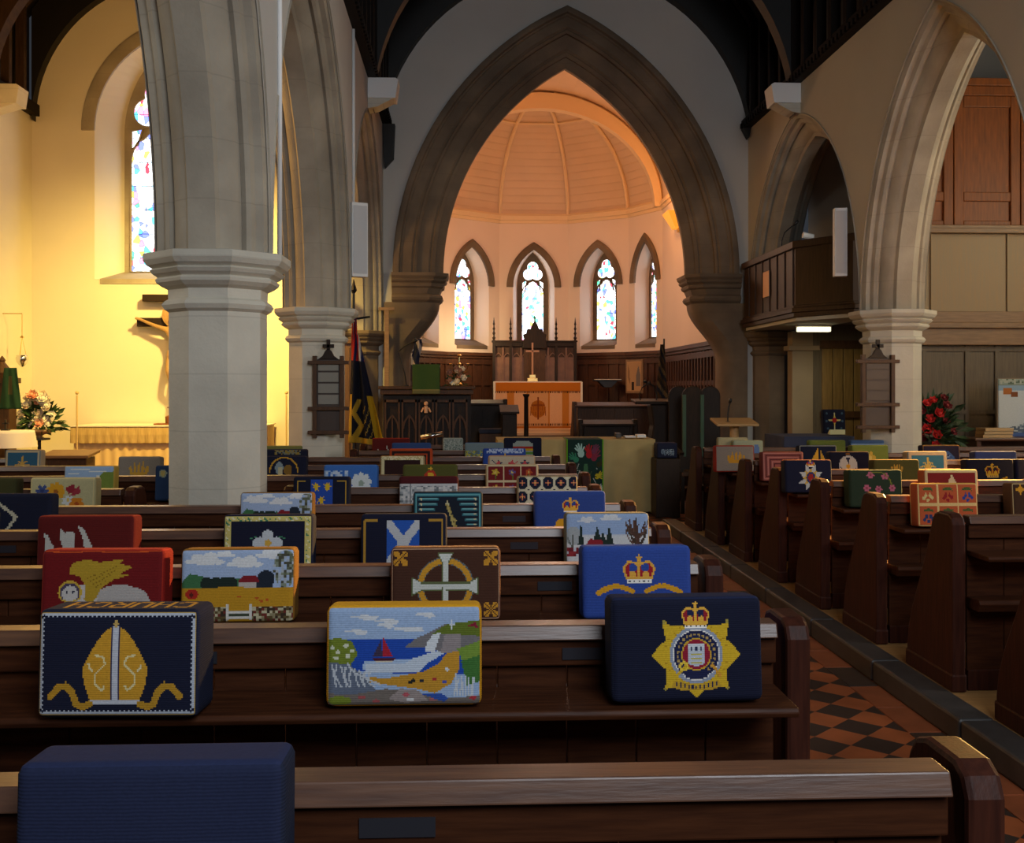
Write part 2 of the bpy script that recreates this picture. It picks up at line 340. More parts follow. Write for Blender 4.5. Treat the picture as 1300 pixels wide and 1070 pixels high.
def lancet(T, cx, hw, zs, zp, rise, ghw, gtop, gm, label, rv=.30, stone=CSTONE, plast=PLASTP, zstool=None, clip=None):
    """splayed window: inner opening half width hw, glass light half width ghw, sill zs, springing zp"""
    NW[0] += 1
    o0 = T(cx,0,zs)
    e = empty('window_%d' % NW[0], o0, label, 'window', **S)
    loc = lambda m: m.xf(lambda p: (p[0]-o0[0],p[1]-o0[1],p[2]-o0[2]))
    c, R = arch_cr(hw, rise); ow = ghw+.10; c2, R2 = arch_cr(ow, rise*.93)
    zt = zp+.04; zg = zs+.10
    A = [(cx-hw,zs)]+arc_pts(c,R,zp,cx,12)+[(cx+hw,zs)]; B = [(cx-ow,zg)]+arc_pts(c2,R2,zt,cx,12)+[(cx+ow,zg)]
    m = MB(); n = len(A); vs = [T(p[0],0,p[1]) for p in A]+[T(p[0],rv,p[1]) for p in B]
    m.add(vs, [(i,(i+1)%n,(i+1)%n+n,i+n) for i in range(n)]); loc(m).build('splay', plast, e)
    m = MB(); m.add([T(p[0],rv,p[1]) for p in B], [tuple(range(n))]); 
    # raised edges of the tracery
    def ring(poly, w, d0, d1):
        k = len(poly); mx = sum(p[0] for p in poly)/k; mz = sum(p[1] for p in poly)/k
        outer = []
        for i in range(k):
            p0 = poly[i-1]; p1 = poly[(i+1)%k]; dx, dz = p1[0]-p0[0], p1[1]-p0[1]; l = math.hypot(dx,dz)+1e-9
            nx, nz = dz/l, -dx/l
            if (poly[i][0]-mx)*nx+(poly[i][1]-mz)*nz < 0: nx, nz = -nx, -nz
            outer.append((poly[i][0]+nx*w, poly[i][1]+nz*w))
        vs = [T(p[0],d0,p[1]) for p in poly]+[T(p[0],d0,p[1]) for p in outer]+[T(p[0],d1,p[1]) for p in poly]+[T(p[0],d1,p[1]) for p in outer]
        fs = []
        for i in range(k):
            j = (i+1)%k; fs += [(i,j,j+k,i+k),(i,j,j+2*k,i+2*k),(i+k,j+k,j+3*k,i+3*k)]
        m.add(vs, fs)
    qr = ghw*.92; qz = gtop-qr*.95
    qf = lobes(cx, qz, qr, 3, pi/2, dd=.5, rr=.56)
    lt = qz-qr*.98-.0; lsp = lt-ghw*1.25
    cl, Rl = arch_cr(ghw, lt-lsp)
    half = []
    for p in arc_pts(cl, Rl, lsp, cx, 10):
        u = abs(p[0]-cx)/ghw; cusp = max(0, 1-abs(u-.55)/.16)*.035
        half.append((p[0]+(cusp if p[0] < cx else -cusp), p[1]-cusp*.6))
    light = [(cx-ghw,zg+.04)]+half+[(cx+ghw,zg+.04)]
    side = [[(cx+s*ghw*.98,lt-.02),(cx+s*ghw*.62,lt+.01),(cx+s*ghw*.80,lt-.19),(cx+s*ghw*.99,lt-.24)] for s in (-1,1)]
    gl = MB()
    for poly in [qf, light]+side:
        gl.add([T(p[0],rv-.006,p[1]) for p in poly], [tuple(range(len(poly)))])
        ring(poly, .022, rv-.03, rv+.0)
    loc(m).build('tracery', stone, e)
    loc(gl).build('stained_glass', gm, e)
    m = MB(); hr = .125 if hw < .6 else .16
    sweep(m, T, c, R, cx, zp, [(-.004,.02),(-.004,-.03),(hr*.7,-.055),(hr,-.03),(hr,.0)], n=14, close=True)
    loc(m).build('hood_mould', stone if hw < .6 else ASTONE, e, auto=40)
    if zstool:
        m = MB(); vs = [T(cx-ow,rv,zg+.03),T(cx+ow,rv,zg+.03),T(cx+hw*.9,-.01,zs+.004),T(cx-hw*.9,-.01,zs+.004),T(cx-ow,rv,zs-.06),T(cx+ow,rv,zs-.06),T(cx+hw*.9,-.01,zs-.06),T(cx-hw*.9,-.01,zs-.06)]
        m.add(vs, [(0,1,2,3),(7,6,5,4),(0,3,7,4),(1,2,6,5),(2,3,7,6)]); loc(m).build('sill', stone, e)
    return e
def facetT(p0, p1):
    d = np.array([p1[0]-p0[0], p1[1]-p0[1]]); ln = float(np.linalg.norm(d)); u = d/ln
    nn = np.array([-u[1], u[0]])
    mid = (np.array(p0)+np.array(p1))/2-np.array([CX,16.5])
    if nn.dot(mid) < 0: nn = -nn
    return (lambda s, dd, z: (p0[0]+u[0]*s+nn[0]*dd, p0[1]+u[1]*s+nn[1]*dd, z)), ln
aw = MB(); wins = []; HWS = {1:.33,2:.40,3:.40,4:.40,5:.33}
lb = ['', '', 'stained glass lancet left of the reredos with a red and blue border', 'central stained glass lancet behind the reredos gable', 'stained glass lancet right of the reredos with pink edging', 'stained glass lancet seen edge on at the right of the apse']
WZS, WZP, WR = 2.20, 3.34, .78
for i in range(len(V)-1):
    T, ln = facetT(V[i], V[i+1])
    if i in (2,3,4,5) or i == 1:
        hw = HWS[i]; c, R = arch_cr(hw, WR-.06)
        spandrel(aw, T, 0, c, R, ln/2, WZP, ZCOR, 0, ln, WZS)
        aw.quad(T(0,0,ZF1),T(ln,0,ZF1),T(ln,0,WZS),T(0,0,WZS))
        wins.append((T, ln, i))
    else:
        aw.quad(T(0,0,ZF1),T(ln,0,ZF1),T(ln,0,ZCOR),T(0,0,ZCOR))
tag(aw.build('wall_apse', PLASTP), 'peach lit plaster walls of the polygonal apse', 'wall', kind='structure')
labs = {1:'stained glass lancet at the far left of the apse hidden by the arch', 2:lb[2], 3:lb[3], 4:lb[4], 5:lb[5]}
for T, ln, i in wins:
    lancet(T, ln/2, HWS[i], WZS, WZP, WR-.06, .205 if HWS[i]>.35 else .17, WZP+.50, GLS[(i-2)%4], labs[i], zstool=1, rv=.34 if HWS[i]>.35 else .28)
# dome of boards, ribs, cornice
HD = 1.98
def dome_pt(i, t, k=1.0): return (AC[0]+(VA[i][0]-AC[0])*k*cos(t), AC[1]+(VA[i][1]-AC[1])*k*cos(t), ZCOR+HD*k*sin(t))
m = MB(); nr = 22
for i in range(5):
    a0, a1 = i, i+1
    for j in range(nr):
        t0, t1 = pi/2*j/nr, pi/2*(j+1)/nr
        A, B = dome_pt(a0,t0), dome_pt(a1,t0); C, D = dome_pt(a1,t1), dome_pt(a0,t1)
        m.quad(A,B,C,D)
        e = .012; m.quad(dome_pt(a0,t0,1-.006),dome_pt(a1,t0,1-.006),dome_pt(a1,t0+.012,1-.001),dome_pt(a0,t0+.012,1-.001))
nv = 24
for i in range(nv):
    t0, t1 = pi*i/nv, pi*(i+1)/nv
    m.quad((AC[0]+AR*cos(t0),YC+CD,ZCOR+HD*sin(t0)),(AC[0]+AR*cos(t1),YC+CD,ZCOR+HD*sin(t1)),(AC[0]+AR*cos(t1),AC[1],ZCOR+HD*sin(t1)),(AC[0]+AR*cos(t0),AC[1],ZCOR+HD*sin(t0)))
tag(m.build('ceiling_apse', VAULT), 'boarded half dome and barrel vault over the chancel', 'ceiling', kind='structure')
m = MB()
for a in range(6): m.tube([dome_pt(a, pi/2*j/14, .985) for j in range(14)], .038, n=6)
for tt, rr in ((.99,.022),(.02,.05)):
    pts = [dome_pt(a, tt, .985) for a in range(6)]
    for i in range(5): m.tube([pts[i],pts[i+1]], rr, n=6)
tag(m.build('ceiling_ribs', VRIB), 'moulded ribs of the apse half dome', 'ceiling', kind='structure')
m = MB()
for i in range(len(V)-1):
    T, ln = facetT(V[i],V[i+1])
    for z0,z1,d in ((ZCOR-.10,ZCOR-.04,.03),(ZCOR-.04,ZCOR+.03,.07)):
        m.add([T(0,.02,z0),T(ln,.02,z0),T(ln,-d,z0),T(0,-d,z0),T(0,.02,z1),T(ln,.02,z1),T(ln,-d,z1),T(0,-d,z1)],[(0,1,2,3),(7,6,5,4),(2,3,7,6),(0,3,7,4),(1,2,6,5)])
tag(m.build('trim_1', VRIB), 'cornice under the apse half dome', 'cornice', kind='structure')
# timber arch at the mouth of the apse
m = MB(); k = 30; vs = []
for i in range(k+1):
    t = pi*i/k
    for a, b in ((2.02,1.70),(2.15,1.98)):
        for y in (-.10,.10): vs.append((AC[0]+a*cos(t), AC[1]+y, ZCOR-.05+b*sin(t)))
fs = []
for i in range(k):
    o = i*4; q = o+4
    fs += [(o,o+1,q+1,q),(o+2,o+3,q+3,q+2),(o,o+2,q+2,q),(o+1,o+3,q+3,q+1)]
m.add(vs, fs)
tag(m.build('ceiling_truss', VRIB), 'curved timber arch across the mouth of the apse', 'beam', kind='structure')
# chancel floor and steps
m = MB()
m.prism([(CX-2.2,YC-.45),(CX+2.2,YC-.45),(CX+2.2,20.8),(CX-2.2,20.8)],'z',.0,.15)
m.prism([(CX-2.03,YC-.10),(CX+2.03,YC-.10),(CX+2.03,YC+CD),(CX+2.2,YC+CD),(CX+2.2,20.8),(CX-2.2,20.8),(CX-2.2,YC+CD),(CX-2.03,YC+CD)],'z',.15,ZF1)
m.prism([(p[0],p[1]) for p in V[1:-1]]+[(CX+AR,17.9),(CX-AR,17.9)],'z',ZF1,ZF2)
tag(m.build('floor_chancel', mat('chancel_carpet',(.10,.05,.03),rough=.9,noise=.3)), 'raised chancel floor and steps', 'floor', kind='structure')
# panelled dado all round the chancel
m = MB()
for i in range(len(V)-1):
    T, ln = facetT(V[i],V[i+1]); z0 = ZF1; z1 = 2.05
    def bx(s0,s1,d0,d1,za,zb):
        m.add([T(s0,d0,za),T(s1,d0,za),T(s1,d1,za),T(s0,d1,za),T(s0,d0,zb),T(s1,d0,zb),T(s1,d1,zb),T(s0,d1,zb)],[(0,1,2,3),(7,6,5,4),(0,1,5,4),(2,3,7,6),(0,3,7,4),(1,2,6,5)])
    bx(0,ln,.0,-.03,z0,z1-.02); bx(0,ln,.0,-.10,z1-.04,z1+.02); bx(0,ln,.0,-.07,z1-.09,z1-.04)
    bx(0,ln,-.02,-.06,z1-.20,z1-.11); bx(0,ln,-.02,-.05,1.45,1.52); bx(0,ln,-.02,-.06,z0,z0+.2)
    n = max(3,round(ln/.21))
    for j in range(n+1):
        s = ln*j/n; bx(max(0,s-.025),min(ln,s+.025),-.02,-.055,z0,z1-.1)
tag(m.build('wall_panelling', DADO), 'dark wooden panelling round the lower chancel walls', 'panelling', kind='structure')

# ------------------------------------------------------------------ left aisle
XA = -5.49; AX = WX(232,YC); AZ = 4.79; AR2 = 1.84
m = MB()
cxw = WX(191,YC); hw = .70; c, R = arch_cr(hw, 1.16)
zs = 2.80; zp = WZ(150,166,YC)
TA = lambda s, d, z: (s, YC+d, z)
spandrel(m, TA, 0, c, R, cxw, zp, 7.2, XA, XL-WT+.05, zs)
m.quad((XA,YC,0),(XL-WT+.05,YC,0),(XL-WT+.05,YC,zs),(XA,YC,zs))
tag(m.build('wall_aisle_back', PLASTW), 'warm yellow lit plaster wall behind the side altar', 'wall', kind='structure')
lancet(TA, cxw, hw, zs, zp, 1.16, .345, WZ(190,96,YC), GLS[4], 'tall stained glass window in the left aisle partly hidden by the near pier', rv=.38, stone=ASTONE, plast=PLASTW, zstool=1)
m = MB(); m.quad((XA,1,0),(XA,YC,0),(XA,YC,4.96),(XA,1,4.96))
tag(m.build('wall_aisle_left', PLASTW), 'warm lit outer wall of the left aisle', 'wall', kind='structure')
# ------------------------------------------------------------------ roofs
ZV = 1.15
def roof(name, x0, x1, ze, zr, y0, y1, cx, cz, rad, lab, span=None, m2=None):
    m = MB(); xm = (x0+x1)/2
    zv = ze+ZV
    for xx in (x0-.03,x1+.03): m.quad((xx,y0,ze),(xx,y1,ze),(xx,y1,zv),(xx,y0,zv))
    m.quad((x0-.03,y0,zv),(xm,y0,zr),(xm,y1,zr),(x0-.03,y1,zv)); m.quad((x1+.03,y0,zv),(xm,y0,zr),(xm,y1,zr),(x1+.03,y1,zv))
    y = y0+.2
    while y < y1-.3:
        for xx,sg in ((x0,1),(x1,-1)): m.bar((xx,y,zv-.02),(xm,y,zr-.02),.10,.14,mi=1); m.box(min(xx,xx+sg*.10),max(xx,xx+sg*.10),y-.04,y+.04,ze,zv,mi=1)
        y += .42
    for q in (.33,.66):
        for xx in (x0,x1): 
            a = xx+(xm-xx)*q; z = zv+(zr-zv)*q-.12; m.bar((a,y0,z),(a,y1,z),.14,.14,mi=1)
    tag(m.build(name, [DROOF,m2 or DROOF2]), lab, 'ceiling', kind='structure')
    return xm
def brace(x0,x1,ze,zr,cx,cz,rad,y,th,name,lab,rin=None,mat_=DROOF2):
    """timber filling between the curved line and the roof slope; as an arched brace"""
    ze = ze+ZV; m = MB(); xm = (x0+x1)/2; n = 40; lo = []; hi = []
    for i in range(n+1):
        t = pi*i/n; x = cx-rad*cos(t); z = cz+rad*sin(t); lo.append((x,z))
        x2 = min(max(x,x0),x1); zz = ze+(zr-ze)*(1-abs(x2-xm)/((x1-x0)/2))
        if rin: zz = min(zz, cz+sqrt(max(0,(rad+rin)**2-(x2-cx)**2)))
        hi.append((x2,max(zz,z+.01)))
    vs = [(p[0],yy,p[1]) for yy in (y,y+th) for p in lo+hi]; k = n+1; fs = []
    for o in (0,2*k):
        for i in range(n): fs.append((o+i,o+i+1,o+k+i+1,o+k+i))
    for i in range(n): fs.append((i,i+1,2*k+i+1,2*k+i))
    m.add(vs,fs); return tag(m.build(name, mat_), lab, 'roof truss', kind='structure')
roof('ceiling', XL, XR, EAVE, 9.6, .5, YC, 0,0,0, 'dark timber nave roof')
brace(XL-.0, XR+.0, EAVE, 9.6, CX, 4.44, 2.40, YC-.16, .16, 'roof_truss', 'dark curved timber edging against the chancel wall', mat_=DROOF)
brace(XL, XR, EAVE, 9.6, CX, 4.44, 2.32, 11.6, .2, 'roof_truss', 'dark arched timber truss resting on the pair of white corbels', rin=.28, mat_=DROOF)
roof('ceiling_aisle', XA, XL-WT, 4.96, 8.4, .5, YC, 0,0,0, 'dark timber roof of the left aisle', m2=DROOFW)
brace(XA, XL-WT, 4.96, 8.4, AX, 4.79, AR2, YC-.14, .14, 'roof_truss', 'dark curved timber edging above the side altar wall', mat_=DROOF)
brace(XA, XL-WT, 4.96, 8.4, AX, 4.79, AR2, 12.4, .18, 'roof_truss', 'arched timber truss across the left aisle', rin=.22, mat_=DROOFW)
m = MB(); m.box(XL-.03,XL+.09,1.8,YC,EAVE-.07,EAVE+.05); 
for i in range(110): y = 2+i*.107; m.box(XL+.09,XL+.115,y,y+.05,EAVE-.06,EAVE+.0)
tag(m.build('trim_2', DROOF2), 'carved dark wall plate along the left nave wall', 'wall plate', kind='structure')
m = MB(); m.box(XR-.09,XR+.03,1.8,YC,EAVE-.07,EAVE+.05)
for i in range(110): y = 2+i*.107; m.box(XR-.115,XR-.09,y,y+.05,EAVE-.06,EAVE+.0)
tag(m.build('trim_3', DROOF2), 'carved dark wall plate along the right nave wall', 'wall plate', kind='structure')
m = MB(); m.box(XA-.02,XA+.10,1.8,YC,4.86,5.0)
tag(m.build('trim_4', DROOF2), 'dark wall plate along the aisle outer wall', 'wall plate', kind='structure')
def corbel(x, sgn, y, z, lab, d=.30, mm=None):
    e = empty('roof_corbel', (x,y,z), lab, 'corbel', group=None, **S)
    m = MB(); m.prism([(0,0),(sgn*d,.0),(sgn*(d+.03),-.02),(sgn*d,-.22),(0,-.22)],'y',-.14,.14); m.build('block', mm or WHITE, e, bevel=.004)
    m = MB(); m.prism([(0,-.22),(sgn*(d-.03),-.22),(sgn*.10,-.31),(0,-.33)],'y',-.12,.12); m.build('bracket', STONE, e)
corbel(XL,1,11.7,EAVE-.07,'white corbel block high on the left nave wall'); corbel(XR,-1,11.7,EAVE-.07,'white corbel block high on the right nave wall')
corbel(XA,1,12.4,4.86,'grey stone corbel at the top left edge of the photo', d=.42, mm=STONE)
# small dark foot of the wall timber
m = MB(); m.prism([(XL+.0,EAVE-.07),(XL+.16,EAVE-.07),(XL+.14,EAVE-.5),(XL+.03,EAVE-.62)],'y',YC-.16,YC-.02)
m.prism([(XR-.0,EAVE-.07),(XR-.10,EAVE-.07),(XR-.03,EAVE-.2)],'y',YC-.16,YC-.02)
tag(m.build('trim_5', DROOF), 'dark timber brackets in the upper corners of the chancel wall', 'bracket', kind='structure')

# ------------------------------------------------------------------ floors
def tile_mat():
    m = bpy.data.materials.new('aisle_tiles'); m.use_nodes = True; N = m.node_tree.nodes; Lk = m.node_tree.links; b = N['Principled BSDF']
    b.inputs['Roughness'].default_value = .45
    tc = N.new('ShaderNodeTexCoord'); mp = N.new('ShaderNodeMapping'); mp.inputs['Rotation'].default_value = (0,0,radians(45)); mp.inputs['Scale'].default_value = (1,1,1)
    Lk.new(tc.outputs['Object'], mp.inputs[0])
    ck = N.new('ShaderNodeTexChecker'); ck.inputs['Scale'].default_value = 6.4; Lk.new(mp.outputs[0], ck.inputs['Vector'])
    ck.inputs['Color1'].default_value = (.33,.085,.025,1); ck.inputs['Color2'].default_value = (.035,.022,.016,1)
    n = N.new('ShaderNodeTexNoise'); n.inputs['Scale'].default_value = 7; Lk.new(tc.outputs['Object'], n.inputs['Vector'])
    mr = N.new('ShaderNodeMapRange'); mr.inputs[3].default_value = .6; mr.inputs[4].default_value = 1.3; Lk.new(n.outputs['Fac'], mr.inputs[0])
    mx = N.new('ShaderNodeMix'); mx.data_type = 'RGBA'; mx.blend_type = 'MULTIPLY'; mx.inputs[0].default_value = 1
    Lk.new(ck.outputs[0], mx.inputs[6]); Lk.new(mr.outputs[0], mx.inputs[7]); Lk.new(mx.outputs[2], b.inputs['Base Color'])
    return m
m = MB(); m.quad((-6,0,0),(8,0,0),(8,YC,0),(-6,YC,0))
tag(m.build('floor', tile_mat()), 'red and black diagonal tiles of the aisle floor', 'floor', kind='structure')
m = MB()
for i in range(40):
    y = .6+i*.34
    for xa in (.90,1.84): m.box(xa,xa+.14,y,y+.325,0,.004, mi=(1 if i%3==1 else 0))
tag(m.build('floor_border', [mat('red_tile',(.30,.08,.028),rough=.45,noise=.3,scale=9), mat('dark_tile',(.04,.025,.018),rough=.45)]), 'border of rectangular tiles along the aisle', 'floor', kind='structure')
PLANK = mat('floor_planks', (.36,.20,.07), rough=.45, col2=(.22,.115,.04), scale=3, stretch=(1,12,12), bump=.05)
m = MB(); m.box(2.12,6.8,.4,10.4,0,.10); m.build('floor_planks_right', PLANK); tag(bpy.data.objects['floor_planks_right'],'golden brown boards under the right hand pews','floor',kind='structure')
m = MB(); m.box(-5.45,.80,.4,10.3,0,.10); m.build('floor_planks_left', PLANK); tag(bpy.data.objects['floor_planks_left'],'boards under the left hand pews','floor',kind='structure')
KERB = mat('dark_kerb', (.05,.045,.042), rough=.5, noise=.4, scale=10)
for k,(x0,x1) in enumerate(((1.98,2.125),(.80,.90))):
    m = MB()
    for i in range(11): m.box(x0,x1,.5+i*.92,.5+i*.92+.91,0,.105)
    o = m.build('trim_%d'%(6+k), KERB, bevel=.012); tag(o, 'dark kerb on the %s side of the tiled aisle' % ('right','left')[k], 'kerb', kind='structure')

for x, y, z0, z1 in ((XL+.012, 9.98, 3.15, EAVE-.08), (XL+.012, 6.02, 2.16, EAVE-.08)):  # white tubes added to draw the bright plaster arrises beside the piers
    m = MB(); m.tube([(x,y,z0),(x,y,z1)],.014,n=8)
    tag(m.build('trim_9', WHITE, smooth=True), 'thin white tube added for the bright plaster edge on the left nave wall', 'plaster edge', kind='structure')
# ------------------------------------------------------------------ right aisle: organ loft and screen
YS = 11.25
def panel_wall(m, x0, x1, y, z0, z1, cols, rows=(), fr=.07, t=.05, mi0=0, mi1=0):
    """framed panelling facing the camera"""
    m.box(x0,x1,y+.02,y+t,z0,z1,mi0)
    for x in cols: m.box(x-fr/2,x+fr/2,y-.0,y+.03,z0,z1,mi1)
    for z in rows: m.box(x0,x1,y-.002,y+.028,z-fr/2,z+fr/2,mi1)
scr = empty('organ_screen', (5.8,YS,0), 'tall wooden organ screen closing the right aisle with orange doors above tan boards', 'organ case')
def pl(m): return m.xf(lambda p: (p[0]-5.8,p[1]-YS,p[2]))
m = MB(); panel_wall(m,4.40,7.4,YS,0,1.90,[4.45,4.95,5.42,5.75,6.12,6.5,6.9],[1.16,.1,1.84],fr=.045); pl(m).build('lower_panelling', GREYW, scr)
m = MB(); m.box(4.36,7.4,YS-.08,YS+.1,1.88,2.06); m.box(4.36,7.4,YS-.13,YS+.1,2.06,2.12); m.box(4.36,7.4,YS-.10,YS+.1,2.12,2.24); m.box(4.60,4.78,YS-.06,YS,0,1.88); pl(m).build('beam', BEAMW, scr, bevel=.006)
m = MB(); panel_wall(m,4.36,7.4,YS-.02,2.24,3.08,[4.40,5.02,5.86,6.7],fr=.02,t=.06); pl(m).build('tan_boards', TANW, scr)
m = MB(); m.box(4.36,7.4,YS-.10,YS+.1,3.08,3.13); m.box(4.36,7.4,YS-.07,YS+.1,3.13,3.17); pl(m).build('ledge', BEAMW, scr, bevel=.005)
# doors
def case_door(x0,x1):
    m = MB(); z0,z1 = 3.18,4.58; fr=.11
    m.box(x0+.004,x1-.004,YS+.05,YS+.07,z0,z1)
    for a,b in ((x0+.004,x0+fr),(x1-fr,x1-.004)): m.box(a,b,YS+.02,YS+.06,z0,z1)
    for a,b in ((z0,z0+.05),(z0+.26,z0+.36),(z1-.12,z1)): m.box(x0+fr,x1-fr,YS+.022,YS+.06,a,b)
    pl(m).build('door', REDW, scr, bevel=.008)
dx = [4.36,4.62,5.28,6.02,6.76,7.38]
for a,b in zip(dx,dx[1:]): case_door(a,b)
m = MB(); m.box(4.36,7.4,YS+.0,YS+.1,4.58,4.68); m.box(4.36,7.4,YS-.03,YS+.1,4.68,4.76); pl(m).build('cornice', REDW, scr, bevel=.006)
m = MB(); m.box(4.38,5.40,YS+.5,YS+.56,4.6,4.97)
for i in range(2): m.prism([(YS+.42,4.72+i*.16),(YS+.5,4.80+i*.16),(YS+.5,4.82+i*.16),(YS+.42,4.75+i*.16)],'x',4.4,5.5)
pl(m).build('louvre', mat('louvre_grey',(.10,.10,.10),rough=.4), scr)
m = MB(); m.quad((4.3,YC-.6,0),(7.6,YC-.6,0),(7.6,YC-.6,7.5),(4.3,YC-.6,7.5))
tag(m.build('wall_aisle_right_back', PLAST), 'plaster end wall of the right aisle', 'wall', kind='structure')
m = MB(); m.quad((7.5,1,0),(7.5,YC,0),(7.5,YC,5),(7.5,1,5))
tag(m.build('wall_aisle_right', PLASTW), 'outer wall of the right aisle', 'wall', kind='structure')
roof('ceiling_aisle_right', XPR+WT/2, 7.5, 5.0, 7.6, .5, YC, 0,0,0, 'dark timber roof of the right aisle')
# singers' loft / organ console box in the last bay
lf = empty('organ_loft', (3.9,12,2.15), 'dark brown panelled balcony box projecting through the farthest right arch', 'balcony')
base = [(3.60,13.55),(3.60,11.45),(4.00,10.80),(4.28,10.80),(4.28,13.55)]
def grow(k): return [(3.9+(x-3.9)*(1+k*1.3 if x<3.9 else 1+k)+(-k*.3 if x<3.9 else 0), 12+(y-12)*(1+k*.45)) for x,y in base]
LW = mat('loft_wood', (.060,.030,.015), spec=.2, rough=.5, col2=(.036,.019,.010), scale=4, stretch=(12,12,1), bump=.05)
def lp(m): return m.xf(lambda p: (p[0]-3.9,p[1]-12,p[2]-2.15))
m = MB()
def band(poly, z0, z1, mi=0): m.prism(poly,'z',z0,z1,mi)
band(grow(0),2.30,2.96); lp(m).build('box_front', LW, lf)
m = MB(); band(grow(.05),2.94,3.02); lp(m).build('top_rail', LW, lf, bevel=.008)
m = MB(); band(grow(.03),2.19,2.24); band(grow(.06),2.24,2.29); band(grow(.03),2.29,2.32); lp(m).build('moulding', LW, lf, bevel=.006)
m = MB(); band(grow(-.02),2.15,2.19); lp(m).build('soffit', mat('soffit_cream',(.45,.42,.33),rough=.8), lf)
m = MB()
for k in range(7): y = 11.5+k*.3; m.box(3.585,3.61,y,y+.02,2.32,2.94)
lp(m).build('panel_fillet', LW, lf)
# notice on the loft
a = W(984,345,12.6); nt = MB(); nt.box(3.575,3.583,12.38,12.62,2.50,2.80)
tag(nt.build('paper_notice', mat('paper_orange',(.75,.42,.22),rough=.7)), 'orange tinted paper notice pinned on the dark balcony box', 'notice')
# microphone + things on the loft rail
def goose(name, base_, pts, lab, head=.05):
    e = empty(name, base_, lab, 'microphone'); m = MB(); m.tube([(0,0,0)]+pts, .008, n=6); m.lathe([(.03,0),(.03,.012)],0,0,n=10); m.build('stem', BLACK, e)
    p, q = np.array(pts[-2]), np.array(pts[-1]); d = (q-p)/np.linalg.norm(q-p)
    m = MB(); m.tube([tuple(q),tuple(q+d*head),tuple(q+d*head*1.6)], [.012,.02,.014], n=8); m.build('head', BLACK, e, smooth=True); return e
goose('microphone', (3.72,12.35,3.02), [(0,0,.12),(.03,-.02,.22),(.12,-.05,.30)], 'black gooseneck microphone on the balcony rail by the far right arch')
e = empty('desk_lamp', (3.92,11.75,3.02), 'small white clip lamp on top of the dark balcony rail', 'lamp'); m = MB(); m.lathe([(.05,0),(.05,.02),(.015,.03),(.015,.06)],0,0,n=10); m.tube([(0,0,.06),(-.06,0,.09)],.012); m.build('base', WHITE, e)
m = MB(); m.tube([(-.14,0,.11),(-.02,0,.09)],[.035,.03],n=10); m.build('shade', WHITE, e)
# fluorescent fitting under the loft
e = empty('ceiling_light', (4.02,12.1,2.15), 'short strip light glowing under the balcony', 'ceiling light')
m = MB(); m.box(-.20,.20,-.05,.05,-.03,0); m.build('housing', WHITE, e, bevel=.005)
m = MB(); m.box(-.19,.19,-.045,.045,-.085,-.03); m.build('diffuser', mat('lamp_diffuser',(.9,.9,.75),emit=(1,.93,.6),es=1.6), e, bevel=.01)
# pilaster and door below the loft
m = MB(); m.box(4.05,4.34,13.0,13.2,0,2.12); m.box(4.0,4.39,12.96,13.2,1.88,1.94); m.box(4.0,4.39,12.95,13.2,0,.12)
tag(m.build('trim_8', mat('pilaster_buff',(.34,.26,.17),rough=.8,noise=.15,scale=3), bevel=.006), 'buff pilaster under the balcony', 'pilaster', kind='structure')
dr = empty('door_1', (4.9,12.9,0), 'yellowish boarded door with black ironwork in the recess under the balcony', 'door', **S)
m = MB(); 
for i in range(8): m.box(-.50+i*.13,-.50+i*.13+.12,0,.04,.02,1.95)
m.build('door_boards', mat('door_oak',(.24,.15,.05),rough=.5,noise=.4,scale=4,stretch=(10,10,1)), dr, bevel=.004)
m = MB(); m.box(-.54,.56,-.025,0,1.05,1.13); m.box(-.54,.56,-.025,0,1.9,2.0); m.build('ledge_bar', OAK, dr)
m = MB(); m.quad((4.35,13.0,0),(4.4,13.0,0),(4.4,13.0,2.2),(4.35,13.0,2.2)); m.quad((4.3,12.97,0),(7,12.97,0),(7,12.97,2.2),(4.3,12.97,2.2))
tag(m.build('wall_recess', GREYW), 'dark back of the recess under the balcony', 'wall', kind='structure')

# ------------------------------------------------------------------ speakers, boards
def speaker(x, y, z0, z1, sgn, lab, w=.16):
    e = empty('column_speaker', (x,y,z0), lab, 'speaker'); h = z1-z0
    m = MB(); m.prism([(-w/2,-.02),(w/2,-.02),(w/2*.9,-.11),(-w/2*.9,-.11)],'z',0,h); m.build('cabinet', WHITE, e, bevel=.006)
    m = MB(); m.box(-w*.38,w*.38,-.116,-.108,.03,h-.03); m.build('grille', mat('grille_grey',(.55,.55,.56),rough=.8), e)
    m = MB(); m.box(-.03,.03,-.03,.03,h*.45,h*.55); m.build('bracket', BLACK, e); return e
sp = speaker(XL+.04, 9.95, WZ(458,352,9.9), WZ(458,258,9.9), 1, 'white column loudspeaker on the left nave wall above the flags', w=.17); sp.rotation_euler = (0,0,radians(25))
sp = speaker(XR-.06, 10.2, WZ(1073,352,10.2), WZ(1073,266,10.2), -1, 'white column loudspeaker at the right pier beside the balcony', w=.13); sp.rotation_euler = (0,0,radians(-10))
